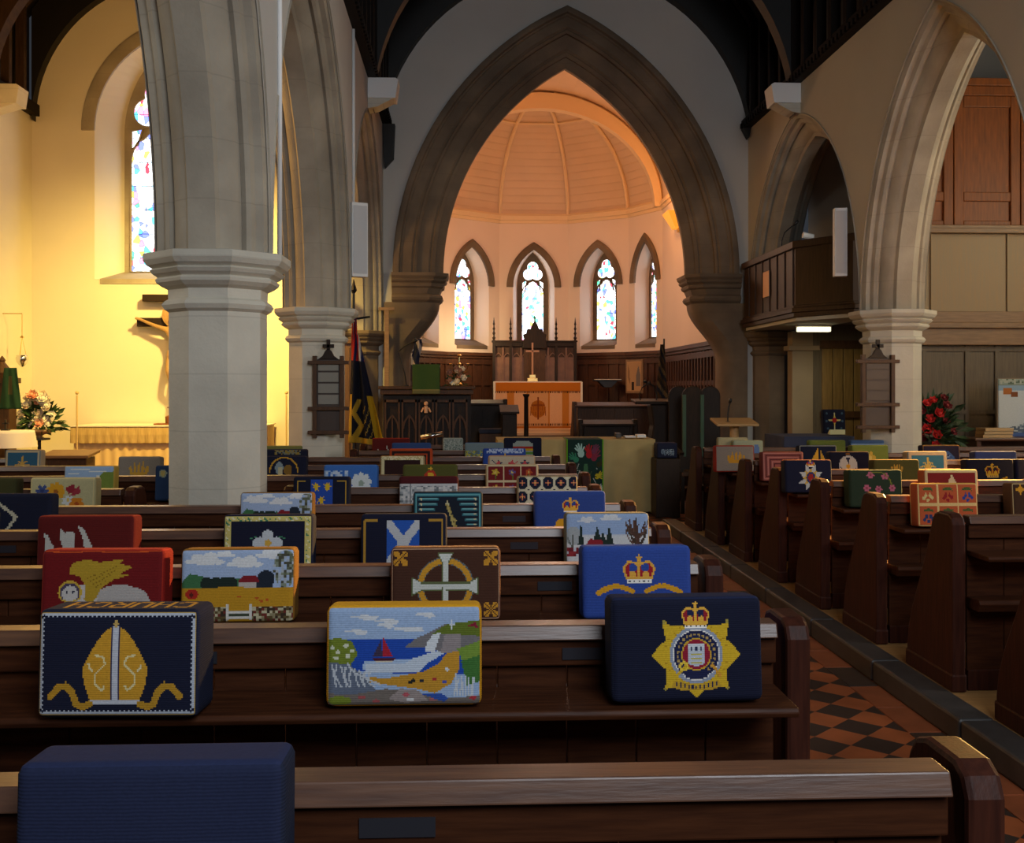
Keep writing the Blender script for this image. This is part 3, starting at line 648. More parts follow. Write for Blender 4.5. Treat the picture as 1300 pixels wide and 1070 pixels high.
def hymnboard(x, y, z0, z1, w, slat_mat, lab):
    e = empty('hymn_board', (x,y,z0), lab, 'board'); H = z1-z0; hb = H*.80; sh = H*.30
    m = MB(); m.box(-w/2,w/2,.0,.02,.03,hb); m.build('back_panel', mat('board_brown',(.045,.026,.018),rough=.5), e)
    m = MB(); n = 4
    for i in range(n): a = sh+.03+(hb-sh-.04)*i/n; m.box(-w/2+.03,w/2-.03,-.012,.0,a+.008,a+(hb-sh-.04)/n-.008)
    m.build('slat', slat_mat, e)
    m = MB()
    for s in (-1,1): m.box(s*w/2-.018,s*w/2+.018,-.03,.02,0,hb+.03)
    for z in (.05,sh,hb-.03): m.box(-w/2-.06,w/2+.06,-.034,.02,z-.016,z+.016)
    m.build('frame', OAK if slat_mat is not PLATE else DARKO, e, bevel=.003)
    m = MB(); m.prism([(-.09,hb),(-.05,hb+.03),(-.03,hb+.07),(0,hb+.10),(.03,hb+.07),(.05,hb+.03),(.09,hb)],'y',-.02,.015)
    t = H-hb; m.box(-.016,.016,-.02,.01,hb+.08,H); m.box(-.05,.05,-.02,.01,H-.075,H-.042); m.build('cross', DARKO, e, bevel=.003); return e
yb = 9.8-.24-.035
hymnboard(WX(417,yb), yb, WZ(417,556,yb), WZ(417,431,yb), .24, mat('slat_pale',(.22,.21,.18),rough=.6), 'hymn board with pale slats and a cross on top on the left pier')
hymnboard(WX(1114,yb), yb, WZ(1114,549,yb), WZ(1114,431,yb), .27, mat('slat_dark',(.06,.038,.025),rough=.5), 'dark wooden hymn board with a cross on top on the right pier')
# floodlight + bracket in last left bay
e = empty('floodlight', (-1.62,13.0,2.72), 'pale dish floodlight on a bracket in the farthest left arch', 'lamp')
m = MB(); m.lathe([(.02,0),(.10,.01),(.13,.04),(.10,.06)],0,0,n=14); m.build('dish', mat('dish_grey',(.45,.45,.42),rough=.4), e, smooth=True)
m = MB(); m.tube([(0,0,0),(0,.02,-.28)],.03); m.tube([(0,.02,-.28),(-.04,.1,-.5)],.02); m.build('bracket', mat('dish_grey',(1,1,1)), e)

# ------------------------------------------------------------------ cloth helper with woven colour grid
def cmat(name, rough=.85, bump=.35, bs=420):
    m = bpy.data.materials.new(name); m.use_nodes = True; N = m.node_tree.nodes; Lk = m.node_tree.links; b = N['Principled BSDF']; b.inputs['Roughness'].default_value = rough; b.inputs['Specular IOR Level'].default_value = .2
    a = N.new('ShaderNodeAttribute'); a.attribute_name = 'Col'
    tc = N.new('ShaderNodeTexCoord'); n = N.new('ShaderNodeTexNoise'); n.inputs['Scale'].default_value = bs*.5; Lk.new(tc.outputs['Object'], n.inputs['Vector'])
    w = N.new('ShaderNodeTexWave'); w.wave_type = 'BANDS'; w.bands_direction = 'Z'; w.inputs['Scale'].default_value = bs/6.28; w.inputs['Distortion'].default_value = 1.5; Lk.new(tc.outputs['Object'], w.inputs['Vector'])
    mr = N.new('ShaderNodeMapRange'); mr.inputs[3].default_value = .72; mr.inputs[4].default_value = 1.12; Lk.new(n.outputs['Fac'], mr.inputs[0])
    mx = N.new('ShaderNodeMix'); mx.data_type = 'RGBA'; mx.blend_type = 'MULTIPLY'; mx.inputs[0].default_value = 1
    Lk.new(a.outputs['Color'], mx.inputs[6]); Lk.new(mr.outputs[0], mx.inputs[7]); Lk.new(mx.outputs[2], b.inputs['Base Color'])
    bp = N.new('ShaderNodeBump'); bp.inputs['Strength'].default_value = bump; bp.inputs['Distance'].default_value = .002; Lk.new(w.outputs['Fac'], bp.inputs['Height']); Lk.new(bp.outputs['Normal'], b.inputs['Normal'])
    return m
WOVEN = cmat('woven_cloth', bump=.1); NEEDLE = cmat('needlepoint_wool', bump=.22)
def setcol(me, cols):
    """cols: (faces,3) sRGB"""
    c = np.asarray(cols, dtype=np.float64); lin = np.where(c <= .04045, c/12.92, ((c+.055)/1.055)**2.4)
    k = np.empty(len(me.polygons), dtype=np.int32); me.polygons.foreach_get('loop_total', k)
    lin = np.repeat(lin, k, axis=0); a = me.color_attributes.new('Col','FLOAT_COLOR','CORNER')
    a.data.foreach_set('color', np.hstack([lin, np.ones((len(lin),1))]).astype(np.float32).ravel())
def sheet(name, nu, nv, pos, canvas, m, parent=None, loc=None, th=.004):
    vs = [pos(i/nu, j/nv) for j in range(nv+1) for i in range(nu+1)]; k = nu+1
    fs = [(j*k+i,j*k+i+1,(j+1)*k+i+1,(j+1)*k+i) for j in range(nv) for i in range(nu)]
    me = bpy.data.meshes.new(name); me.from_pydata([tuple(p) for p in vs], [], fs); me.materials.append(m)
    if callable(canvas): cols = [canvas((i+.5)/nu,(j+.5)/nv) for j in range(nv) for i in range(nu)]
    else: cols = canvas.sample(nu,nv)
    setcol(me, cols); me.polygons.foreach_set('use_smooth',[True]*len(me.polygons))
    o = bpy.data.objects.new(name, me); COL.objects.link(o); o.parent = parent
    if loc: o.location = loc
    sol = o.modifiers.new('thickness','SOLIDIFY'); sol.thickness = th
    return o
class Cv:
    def __init__(s, nx, ny, bg, ax=155., ay=100.):
        s.nx, s.ny, s.ax, s.ay = nx, ny, ax, ay
        x = (np.arange(nx)+.5)/nx*ax; y = (np.arange(ny)+.5)/ny*ay; s.X, s.Y = np.meshgrid(x, y)
        s.c = np.empty((ny,nx,3)); s.c[:] = C(bg)
    def put(s, m, col): s.c[m] = C(col); return s
    def rect(s,x0,y0,x1,y1,col): return s.put((s.X>=x0)&(s.X<x1)&(s.Y>=y0)&(s.Y<y1),col)
    def ell(s,cx,cy,rx,ry,col,rot=0):
        dx, dy = s.X-cx, s.Y-cy
        if rot: r = radians(rot); dx, dy = dx*cos(r)+dy*sin(r), -dx*sin(r)+dy*cos(r)
        return s.put((dx/rx)**2+(dy/ry)**2<=1,col)
    def ring(s,cx,cy,r0,r1,col,a0=0,a1=360):
        d = np.hypot(s.X-cx,s.Y-cy); a = np.degrees(np.arctan2(s.Y-cy,s.X-cx))%360
        return s.put((d>=r0)&(d<=r1)&(a>=a0)&(a<=a1),col)
    def poly(s,pts,col):
        ins = np.zeros(s.X.shape,bool); n = len(pts)
        for i in range(n):
            x0,y0 = pts[i]; x1,y1 = pts[(i+1)%n]
            if y0 == y1: continue
            ins ^= ((y0>s.Y)!=(y1>s.Y))&(s.X<(x1-x0)*(s.Y-y0)/(y1-y0)+x0)
        return s.put(ins,col)
    def line(s,pts,w,col):
        for (x0,y0),(x1,y1) in zip(pts,pts[1:]):
            dx,dy = x1-x0,y1-y0; l = dx*dx+dy*dy+1e-9; t = np.clip(((s.X-x0)*dx+(s.Y-y0)*dy)/l,0,1)
            s.put(np.hypot(s.X-x0-t*dx,s.Y-y0-t*dy)<=w/2,col)
        return s
    def frame(s,d,w,col,top=None):
        return s.put(((s.X>=d)&(s.X<=s.ax-d)&(s.Y>=d)&(s.Y<=s.ay-d))&~((s.X>=d+w)&(s.X<=s.ax-d-w)&(s.Y>=d+w)&(s.Y<=s.ay-d-w)),col)
    def noise(s,m,cols,seed=0):
        ny,nx = s.X.shape; b = 2 if nx > 45 else 1
        r = np.random.RandomState(seed).randint(0,len(cols),((ny+1)//b+1,(nx+1)//b+1)); r = np.kron(r,np.ones((b,b),int))[:ny,:nx]
        for i,c in enumerate(cols): s.put(m&(r==i),c)
        return s
    def sample(s,nu,nv):
        I = (np.arange(nu)*s.nx//nu); J = (np.arange(nv)*s.ny//nv); return s.c[np.ix_(J,I)].reshape(-1,3)
_cc = {}
def C(h):
    if isinstance(h,str):
        if h not in _cc: _cc[h] = np.array(hexc(h))
        return _cc[h]
    return np.array(h)
def drape_table(e, w, d, h, col, name='cloth', fold=.02, seed=0, hem=None, drop=None, m=None, fr=26, n=120):
    """cloth box with rippled skirt around a table"""
    drop = drop or h-.02; rs = []
    per = 2*(w+d)
    def P(u, off):
        s = (u%1)*per
        if s < w: return (-w/2+s, -d/2-off)
        s -= w
        if s < d: return (w/2+off, -d/2+s)
        s -= d
        if s < w: return (w/2-s, d/2+off)
        return (-w/2-off, d/2-(s-w))
    vs = []; rows = 9
    for j in range(rows):
        t = j/(rows-1)
        for i in range(n):
            u = i/n; off = .004+fold*t*(.6+.5*sin(u*per*fr+seed)+.3*sin(u*per*11+2)); p = P(u,off); vs.append((p[0],p[1],h-drop*t))
    fs = [(j*n+i,j*n+(i+1)%n,(j+1)*n+(i+1)%n,(j+1)*n+i) for j in range(rows-1) for i in range(n)]+[tuple(range(n))]
    mb = MB(); mb.add(vs,fs); return mb.build(name, m or mat('cloth_'+name, col, rough=.9), e, auto=60)
def leaves(m, n, cx, cz, rx, rz, ry, seed, size=.07, mi=0):
    R = random.Random(seed)
    for i in range(n):
        th = R.uniform(0,2*pi); ph = R.uniform(-.3,1.4); r = R.uniform(.35,1.0)
        x = cx+rx*r*cos(ph)*cos(th); y = ry*r*cos(ph)*sin(th); z = cz+rz*r*sin(ph)
        d = np.array([cos(th)*cos(ph), sin(th)*cos(ph)*.8, sin(ph)+R.uniform(-.4,.3)]); d /= np.linalg.norm(d)
        u = np.cross(d,(R.uniform(-1,1),R.uniform(-1,1),R.uniform(-1,1))); u /= np.linalg.norm(u)
        L_ = size*R.uniform(.6,1.5); w = L_*.22; p = np.array([x,y,z]); q = np.cross(d,u)
        m.add([p,p+d*L_*.5+u*w+q*.004,p+d*L_-(0,0,.01),p+d*L_*.5-u*w+q*.004,p+d*L_*.5-q*w*.3],[(0,1,4),(1,2,4),(2,3,4),(3,0,4)],mi)
def blossom(m, c, r, seed):
    R = random.Random(seed)
    for k in range(3):
        rr = r*(1-.28*k)
        for j in range(6):
            a = 2*pi*j/6+k*.5+R.uniform(-.2,.2); el = .25+.38*k
            d = np.array([cos(a)*cos(el), sin(a)*cos(el), sin(el)]); u = np.array([-sin(a),cos(a),0]); q = np.cross(d,u); p = np.array(c)
            w = rr*.5; m.add([p,p+d*rr*.55+u*w,p+d*rr+q*.15*rr,p+d*rr*.55-u*w,p+d*rr*.5-q*rr*.2],[(0,1,4),(1,2,4),(2,3,4),(3,0,4)])
    m.ball(c, r*.42, 6)
GREEN = mat('leaf_green', (.045,.11,.03), rough=.6, noise=.5, scale=20)
def arrangement(loc, lab, rx, rz, cz, flowers, vase, seed, nleaf=150, leafm=GREEN, ry=None, lsize=.08):
    e = empty('flower_arrangement', loc, lab, 'flowers'); ry = ry or rx*.7
    m = MB(); vase(m); m.build('vase', vase.m, e, smooth=True)
    m = MB(); leaves(m, nleaf, 0, cz, rx, rz, ry, seed, lsize)
    for i in range(10): a = 2*pi*i/10; m.tube([(0,0,cz-.08),(cos(a)*rx*.5,sin(a)*ry*.5,cz+rz*.2)],.003,n=4)
    m.build('foliage', leafm, e)
    for i,(x,y,z,r,fm) in enumerate(flowers):
        b = MB(); blossom(b,(0,0,0),r,seed+i); o = b.build('blossom', fm, e); o.location = (x,y,z); o.rotation_euler = (radians(70)-.6*z,0,x*2)
    return e

# ------------------------------------------------------------------ left aisle furniture
YW = YC
# side altar
ya = 13.35; x0, x1 = WX(92,12.95), WX(334,12.95); hA = WZ(200,541,12.95)
e = empty('side_altar', ((x0+x1)/2,ya,0), 'side altar with gold fringed cloth against the warm aisle wall', 'altar'); w = x1-x0
m = MB(); m.box(-w/2+.03,w/2-.03,-.34,.34,0,hA-.03); m.build('altar_table', OAK, e)
GOLDC = mat('gold_fringe', (.62,.44,.18), rough=.8, col2=(.40,.27,.09), scale=30, stretch=(8,1,.3))
m = drape_table(e, w-.02, .74, hA-.01, None, 'curtain', .032, 1, fr=52, n=420, drop=hA-.05, m=mat('altar_curtain',(.72,.52,.24),rough=.9))
n = 160; mb = MB(); vs = []
for j in range(3):
    for i in range(n+1):
        x = -w/2-.02+(w+.04)*i/n; vs.append((x,-.41-.012*(j>0)-.006*sin(i*.9)*(j/2),hA-(0,.10,.20)[j]+.004*sin(i*2.2)*(j/2)))
mb.add(vs,[(j*(n+1)+i,j*(n+1)+i+1,(j+1)*(n+1)+i+1,(j+1)*(n+1)+i) for j in range(2) for i in range(n)])
mb.build('fringe', GOLDC, e)
m = MB(); m.box(-w/2-.02,w/2+.02,-.42,.36,hA-.005,hA+.008); m.build('top_cloth', mat('linen',(.80,.74,.62),rough=.9), e)
# rod left of the altar
m = MB(); m.tube([(0,0,0),(0,0,1.33)],.010,n=6); m.ball((0,0,1.36),.022,6)
o = m.build('processional_staff', mat('pale_rod',(.62,.44,.2),rough=.5)); o.location = (WX(93,12.7),12.82,0); tag(o,'thin pale staff standing at the left corner of the side altar','staff')
o = dup(o); o.location = (WX(360,12.7),12.9,0); tag(o,'thin pale staff standing on the right end of the side altar beside the second pier','staff')
# book stand on the altar
e = empty('book_stand', (WX(209,12.95)-.02,13.2,hA+.009), 'small brown stand on the side altar beside the pier', 'stand')
m = MB(); m.box(-.16,.16,-.09,.09,0,.018); m.build('tray', REDW, e, bevel=.005)
m = MB(); m.lathe([(.07,.018),(.075,.10),(.02,.12),(.012,.2),(.05,.205),(.05,.215)],.03,0,n=12); m.build('pedestal', REDW, e)
# crucifix
yc_ = 13.45; cxr = WX(219,yc_); zb = WZ(226,408,yc_)
e = empty('crucifix', (cxr,yc_+.2,0), 'dark wooden crucifix with a carved figure on the warm wall behind the near pier', 'crucifix')
m = MB(); m.box(-.49,.49,-.04,.04,zb-.055,zb+.055); m.box(-.05,.05,-.045,.035,zb-1.0,zb+.55); m.box(-.42,.2,-.05,.03,zb+.26,zb+.35); m.build('cross', DARKO, e, bevel=.006)
def skin(name, verts, edges, radii, m, parent, root=0, sub=2):
    me = bpy.data.meshes.new(name); me.from_pydata(verts, edges, []); o = bpy.data.objects.new(name, me); COL.objects.link(o)
    s = o.modifiers.new('skin','SKIN'); sv = me.skin_vertices[0].data if me.skin_vertices else None
    if sv is None:
        bm = bmesh.new(); bm.from_mesh(me); bm.verts.layers.skin.verify(); bm.to_mesh(me); bm.free(); sv = me.skin_vertices[0].data
    for i,r in enumerate(radii): sv[i].radius = (r,r); sv[i].use_root = (i==root)
    ss = o.modifiers.new('sub','SUBSURF'); ss.levels = sub; ss.render_levels = sub; s.use_smooth_shade = True
    me.materials.append(m); o.parent = parent; return o
CARV = mat('carved_wood_figure', (.45,.27,.11), rough=.5, noise=.3, scale=15)
z = zb
vs = [(0,-.10,z-.38),(0,-.11,z-.24),(0,-.10,z-.10),(0,-.11,z-.02),(0,-.15,z+.06),(0,-.16,z+.10),
      (-.10,-.10,z-.10),(-.27,-.09,z-.04),(-.43,-.08,z+.03),(-.50,-.08,z+.05),
      (.10,-.10,z-.10),(.27,-.09,z-.04),(.43,-.08,z+.03),(.50,-.08,z+.05),
      (-.055,-.11,z-.44),(-.06,-.19,z-.62),(-.03,-.09,z-.84),(-.02,-.13,z-.92),
      (.055,-.11,z-.44),(.04,-.19,z-.62),(.02,-.09,z-.84),(.02,-.13,z-.92)]
ed = [(0,1),(1,2),(2,3),(3,4),(4,5),(2,6),(6,7),(7,8),(8,9),(2,10),(10,11),(11,12),(12,13),(0,14),(14,15),(15,16),(16,17),(0,18),(18,19),(19,20),(20,21)]
ra = [.075,.065,.08,.028,.05,.042,.036,.024,.018,.016,.036,.024,.018,.016,.05,.036,.022,.02,.05,.036,.022,.02]
skin('figure', vs, ed, ra, CARV, e)
m = MB(); m.lathe([(.155,0),(.165,.012),(.13,.02)],0,0,n=20); o = m.build('halo', CARV, e); o.rotation_euler = (radians(90),0,0); o.location = (0,-.07,z+.09)
m = MB(); m.lathe([(.085,z-.50),(.10,z-.46),(.088,z-.36)],0,-.11,n=12,sy=.8); m.build('loincloth', CARV, e, smooth=True)
# hanging lamp
yh = 12.9; X1 = WX(28,yh); z0 = WZ(28,464,yh); z1 = WZ(28,398,yh)
e = empty('hanging_lamp', (X1,yh,z1), 'silver sanctuary lamp hanging on chains from a thin bracket by the aisle corner', 'lamp')
m = MB(); m.tube([(0,0,0),(XA-X1,0,0)],.006,n=5); m.build('bracket', mat('bracket_tan',(.45,.30,.12)), e)
m = MB(); m.tube([(0,0,0),(0,0,-.28)],.004,n=4); m.lathe([(.005,-.26),(.025,-.28),(.02,-.29)],0,0,n=8)
for k in range(3): a = 2*pi*k/3+.5; m.tube([(0,0,-.28),(.05*cos(a),.05*sin(a),z0-z1+.10)],.003,n=4)
m.build('chain', BRASS, e)
m = MB(); h = z0-z1; m.lathe([(.004,h-.02),(.03,h),(.06,h+.04),(.07,h+.08),(.06,h+.12),(.05,h+.125)],0,0,n=14); m.build('bowl', SILVER, e, smooth=True)
# banner stand with green cloth
yq = 12.3; e = empty('statue_shrine', (WX(5,yq),yq,0), 'dark carved wooden shrine post at the far left edge', 'shrine'); zt = WZ(5,455,yq)
m = MB(); m.box(-.13,.10,-.1,.1,0,zt-.28); m.box(-.16,.14,-.13,.13,zt-.28,zt-.22); m.lathe([(.10,zt-.22),(.12,zt-.16),(.06,zt-.08),(.03,zt-.04),(.04,zt-.02),(.005,zt+.03)],-.02,0,n=10); m.build('carved_post', OAK, e, bevel=.008)
o = sheet('green_vestment', 16, 20, lambda u,v: ((u-.5)*(.14+.10*(1-v)),.012*sin(u*14+v*3)*(1.2-v),v*.46), lambda u,v: hexc('23432f') if not (.4<u<.6 and .35<v<.8) else hexc('4d4a32'), WOVEN)
o.location = (WX(14,yq-.15),yq-.17,WZ(14,519,yq-.15)); tag(o,'dark green hanging cloth with a gold emblem at the far left edge','vestment')
# white cloth table with a little cross
yt = 11.85; e = empty('credence_table', (WX(9,yt),yt,0), 'small round table with a white cloth at the far left', 'table'); ht = WZ(8,547,yt)
m = MB(); m.lathe([(.2,0),(.05,.03),(.03,.1),(.03,ht-.03),(.27,ht-.02),(.27,ht)],0,0,n=20); m.build('pedestal', OAK, e)
m = MB(); vs = []; n = 48
for j in range(7):
    for i in range(n): t = 2*pi*i/n; r = .275+(0 if j==0 else .02*j/6*(1+.7*sin(5*t))); vs.append((r*cos(t),r*sin(t),ht+.004-j*.03))
m.add(vs,[(j*n+i,j*n+(i+1)%n,(j+1)*n+(i+1)%n,(j+1)*n+i) for j in range(6) for i in range(n)]+[tuple(range(n))]); m.build('tablecloth', mat('white_cloth',(.82,.76,.70),rough=.9), e, smooth=True)
e = empty('altar_cross', (WX(7,yt),yt,ht+.005), 'tiny dark cross standing on the white cloth table', 'cross'); m = MB(); m.box(-.04,.04,-.03,.03,0,.015); m.box(-.008,.008,-.008,.008,.015,.12); m.box(-.035,.035,-.008,.008,.07,.085); m.build('cross', BLACK, e)
# flowers beside the altar
yf = 12.8; zb2 = WZ(50,556,yf)
def vs1(m): m.lathe([(.06,-.0),(.03,.02),(.05,.04),(.15,.07),(.17,.10),(.15,.10)],0,0,n=16)
vs1.m = mat('bowl_tan',(.42,.26,.12),rough=.5)
R = random.Random(3); fl = []
fm = [mat('petal_cream',(.85,.74,.58),rough=.7), mat('petal_pink',(.85,.45,.30),rough=.7), mat('petal_white',(.85,.82,.74),rough=.7)]
for i in range(26):
    z = R.uniform(.16,.52); lim = .20*(1-(z-.15)/.5)+.02; fl.append((R.uniform(-lim,lim)*1.1,-.11+R.uniform(-.04,.03),z,R.uniform(.055,.08),fm[R.choice([0,0,1,2,2])]))
ar = arrangement((WX(50,yf),yf,zb2),'cream and pink flowers in a bowl beside the side altar',.24,.27,.15,fl,vs1,5,330,lsize=.10)
e = empty('plant_stand', (WX(50,yf),yf,0), 'slender stand under the cream and pink flowers', 'stand'); m = MB(); m.lathe([(.16,0),(.16,.02),(.02,.05),(.02,zb2-.03),(.12,zb2-.02),(.12,zb2)],0,0,n=14); m.build('pedestal', BLACK, e)
# prayer desk left
yd = 11.2; e = empty('prayer_desk', (WX(84,yd),yd,0), 'brown wooden reading desk in front of the side altar', 'desk'); hd = WZ(84,574,yd)
m = MB(); m.box(-.21,.21,-.02,.25,.1,hd-.06); m.build('body', OAK, e, bevel=.005)
m = MB(); m.prism([(-.08,hd-.06),(.3,hd-.02),(.3,hd+.01),(-.08,hd-.03)],'x',-.25,.25); m.build('sloping_top', BEAMW, e, bevel=.005)
m = MB(); m.box(-.22,.22,-.03,.3,0,.1); m.build('plinth', OAK, e)

# ------------------------------------------------------------------ nave end, left: flags, pulpit
CUP = mat('cupboard_wood',(.13,.062,.03),rough=.5,noise=.4,scale=4,stretch=(10,10,1))
yk = 13.1; m = MB(); xx0, xx1 = WX(428,yk)-.25, WX(448,yk); m.box(xx0,xx1,yk,yk+.4,0,WZ(438,436,yk)); m.box(xx0-.02,xx1+.02,yk-.03,yk+.42,WZ(438,436,yk),WZ(438,430,yk))
for k in range(4): m.box(xx0+.03+k*.12,xx0+.045+k*.12,yk-.015,yk,.1,WZ(438,440,yk))
tag(m.build('wooden_cupboard', CUP, bevel=.005), 'tall brown wooden panel standing behind the left pier beside the flag', 'cupboard')
# furled standard
yfl = 10.9
e = empty('flag_standard', (WX(449,yfl),yfl,0), 'furled navy and gold standard with a red and white corner on a dark pole', 'flag')
zt = WZ(449,372,yfl); m = MB(); m.tube([(0,0,0),(0,0,zt)],.014,n=8); m.lathe([(.016,zt),(.035,zt+.03),(.02,zt+.08),(.004,zt+.14)],0,0,n=8); m.lathe([(.14,0),(.14,.03),(.03,.05)],0,0,n=12); m.build('pole', BLACK, e)
za, zc = WZ(449,400,yfl), WZ(449,561,yfl)
def fcol(u,v):
    t = 1-v   # 0 top
    if t < .42:
        if t < .36:
            k = int((u*5+t*9)); return hexc(('a81e20','c9c3c0','1a2350','b02022','20284f')[k%5]) if u > .15 else hexc('b8382a')
        return hexc('16182a')
    if u > .76: return hexc('b8921c') if t > .62 else hexc('17182a')
    if t > .66 and (abs(u-.15-.5*(abs(((t-.66)*5)%1-.5))) < .09 or t > .95): return hexc('b08a28')
    if t > .7 and u > .5 and (int(t*60)+int(u*30))%5 == 0: return hexc('8a7430')
    if t > .62 and u < .10: return hexc('c09a30')
    return hexc('131522')
def fpos(u,v):
    t = 1-v; w = .03+.34*t**1.15 if t > .15 else .02+.3*t*.35+.02; x = -.04*t+(u)*w-.01; y = -.03+.04*sin(u*13+t*4)*(.3+t); return (x,y,zc+(za-zc)*v-.04*u*t)
sheet('flag_cloth', 40, 90, fpos, fcol, WOVEN, e)
m = MB(); m.tube([(-.12,.02,zt-.24),(.05,-.02,zt-.26),(.16,.03,zt-.24)],.012,n=6); m.build('bracket', BLACK, e)
# second furled flag beyond the pulpit
yf2 = 13.55; e = empty('flag_standard', (WX(527,yf2),yf2,.15), 'small dark blue and white flag hanging against the left jamb of the chancel arch', 'flag')
m = MB(); zq = WZ(527,428,yf2)-.15; m.tube([(0,0,.05),(0,0,zq)],.012,n=6); m.build('pole', BLACK, e)
sheet('flag_cloth', 10, 30, lambda u,v: ((u-.3)*.10+.02*sin(v*9),-.02+.02*sin(u*8),WZ(527,492,yf2)-.15+v*.62), lambda u,v: hexc('22263c') if int(v*6+u*2)%3 else hexc('a89a94'), WOVEN, e)
# processional cross of pale wood on the jamb
yx = 13.52; e = empty('processional_cross', (WX(491,yx),yx,.15), 'tall plain wooden T topped cross leaning by the chancel wall behind the pulpit', 'cross')
m = MB(); zt = WZ(491,390,yx)-.15; m.box(-.03,.03,-.02,.02,0,zt); m.box(-.10,.10,-.022,.022,zt-.04,zt+.0); m.build('cross', BEAMW, e, bevel=.003)
# pulpit -----------------------------------------------------------------
yp = 12.5; xa, xb = WX(484,yp), WX(600,yp); zp_ = WZ(540,490,yp); pw = xb-xa
e = empty('pulpit', ((xa+xb)/2,yp,0), 'dark carved oak pulpit desk with traceried panels left of the altar', 'pulpit')
m = MB(); m.box(-pw/2+.02,pw/2-.02,0.02,.75,.12,zp_-.10); m.build('body', DARKO, e)
m = MB(); m.box(-pw/2-.01,pw/2+.01,-.05,.80,zp_-.10,zp_-.04); m.box(-pw/2-.03,pw/2+.03,-.07,.82,zp_-.04,zp_); m.build('top_moulding', OAK, e, bevel=.008)
m = MB(); m.box(-pw/2-.02,pw/2+.02,-.04,.80,0,.14); m.build('plinth', OAK, e, bevel=.01)
np_ = 5
for i in range(np_):
    a = -pw/2+.04+(pw-.08)*i/np_; b = a+(pw-.08)/np_-.02; m = MB(); mid = (a+b)/2; wz = zp_-.16
    m.box(a,a+.02,-.02,.02,.14,wz); m.box(b-.02,b,-.02,.02,.14,wz); m.box(a,b,-.02,.02,wz-.03,wz); m.box(a,b,-.02,.02,.14,.36)
    cc_, RR = arch_cr((b-a)/2-.03,.14)
    for off in (0,.014): pass
    sweep(m, lambda s,d,z: (s,d,z), cc_, RR, mid, wz-.34, [(0,-.018),(.02,-.018),(.02,.01),(0,.01)], n=6, close=True)
    m.box(mid-.008,mid+.008,-.015,.01,.36,wz-.2)
    for k in range(4): m.lathe([(.020,-.01),(.024,0),(.02,.01)],0,0,n=8); m.v[-24:] = [(mid-.05+.033*k+p[0],-.012+p[2]*.5,.25+p[1]) for p in m.v[-24:]]
    m.build('tracery_panel', OAK, e)
m = MB(); m.tube([(0,0,0),(0,0,.08)],.022,n=8); m.ball((0,-.0,.11),.026,8); m.tube([(-.03,0,.06),(-.055,-.02,.01)],.01,n=6); m.tube([(.03,0,.06),(.055,-.02,.01)],.01,n=6)
o = m.build('figurine', mat('gilt_figure',(.8,.45,.25),rough=.5)); o.location = (WX(541,yp),yp-.06,WZ(541,524,yp-.06)); o['label'] = 'small gilt carved figure'; o.parent = e; o.location = (WX(541,yp)-e.location[0],-.045,WZ(541,524,yp))
# green fall
yg = yp-.11
o = sheet('pulpit_fall', 24, 26, lambda u,v: ((u-.5)*.32,-.004*sin(u*9),v*.345), lambda u,v: hexc('3f5a2c') if v > .16 else (hexc('8d8550') if v > .12 else hexc('6f6d45') if int(u*48)%2 else hexc('4a4a30')), WOVEN)
o.location = (WX(541,yg),yg,WZ(541,500,yg)); tag(o,'green pulpit cloth with a gold fringe','pulpit cloth')
m = MB(); m.box(-.16,.16,-.0,.2,0,.03); m.box(-.02,.02,.06,.12,-(WZ(541,464,yg)-.034-zp_),0); m.box(-.06,.06,.04,.16,-(WZ(541,464,yg)-.034-zp_),-(WZ(541,464,yg)-.034-zp_)+.02)
o = m.build('book_rest', OAK, bevel=.004); o.location = (WX(541,yg),yg+.01,WZ(541,464,yg)-.032); tag(o,'wooden book rest behind the green pulpit cloth','book rest')
goose('microphone', (WX(516,yp+.1),yp+.1,zp_), [(-.02,0,.15),(-.08,0,.35),(-.10,0,.40),(-.02,-.02,.47),(.06,-.03,.51)], 'black gooseneck microphone on the left side of the pulpit')
# silver lamp tube in front of pulpit
m = MB(); m.tube([(-.12,0,-.02),(.12,0,.02)],.028,n=10); o = m.build('reading_lamp', SILVER, smooth=True); o.location = (WX(548,11.6),11.6,WZ(548,553,11.6)); tag(o,'slanted silver reading lamp in front of the pulpit','lamp')
m = MB(); m.tube([(0,0,0),(0,.0,WZ(548,553,11.6)-.03)],.01,n=6); m.lathe([(.12,0),(.12,.02),(.02,.03)],0,0,n=12); o2 = m.build('lamp_stand', BLACK); o2.location = (WX(548,11.6),11.62,0); tag(o2,'thin black stand below the slanted silver lamp','stand')
# chancel flowers with brass candlestick
yf3 = 14.6; zz = WZ(580,491,yf3)
e = empty('pedestal', (WX(580,yf3),yf3,ZF1), 'dark pedestal below the pale roses and brass candlestick', 'stand'); m = MB(); m.lathe([(.18,0),(.18,.05),(.07,.1),(.06,zz-ZF1-.06),(.14,zz-ZF1-.03),(.14,zz-ZF1)],0,0,n=12); m.build('column', DARKO, e)
def vs2(m): m.lathe([(.07,0),(.09,.03),(.06,.06)],0,0,n=12)
vs2.m = BRASS
R = random.Random(8); fl = [(R.uniform(-.12,.12),-.08+R.uniform(-.03,.02),R.uniform(.04,.26),R.uniform(.04,.055),fm[R.choice([0,1,2])] if R.random()<.7 else mat('petal_rose',(.45,.22,.14),rough=.7)) for i in range(14)]
arrangement((WX(580,yf3),yf3,zz),'pale roses around a brass candlestick beside the pulpit',.14,.22,.06,fl,vs2,9,90,lsize=.06)
e = empty('candlestick', (WX(583,yf3),yf3+.34,ZF1), 'branched brass candlestick above the pale roses', 'candlestick')
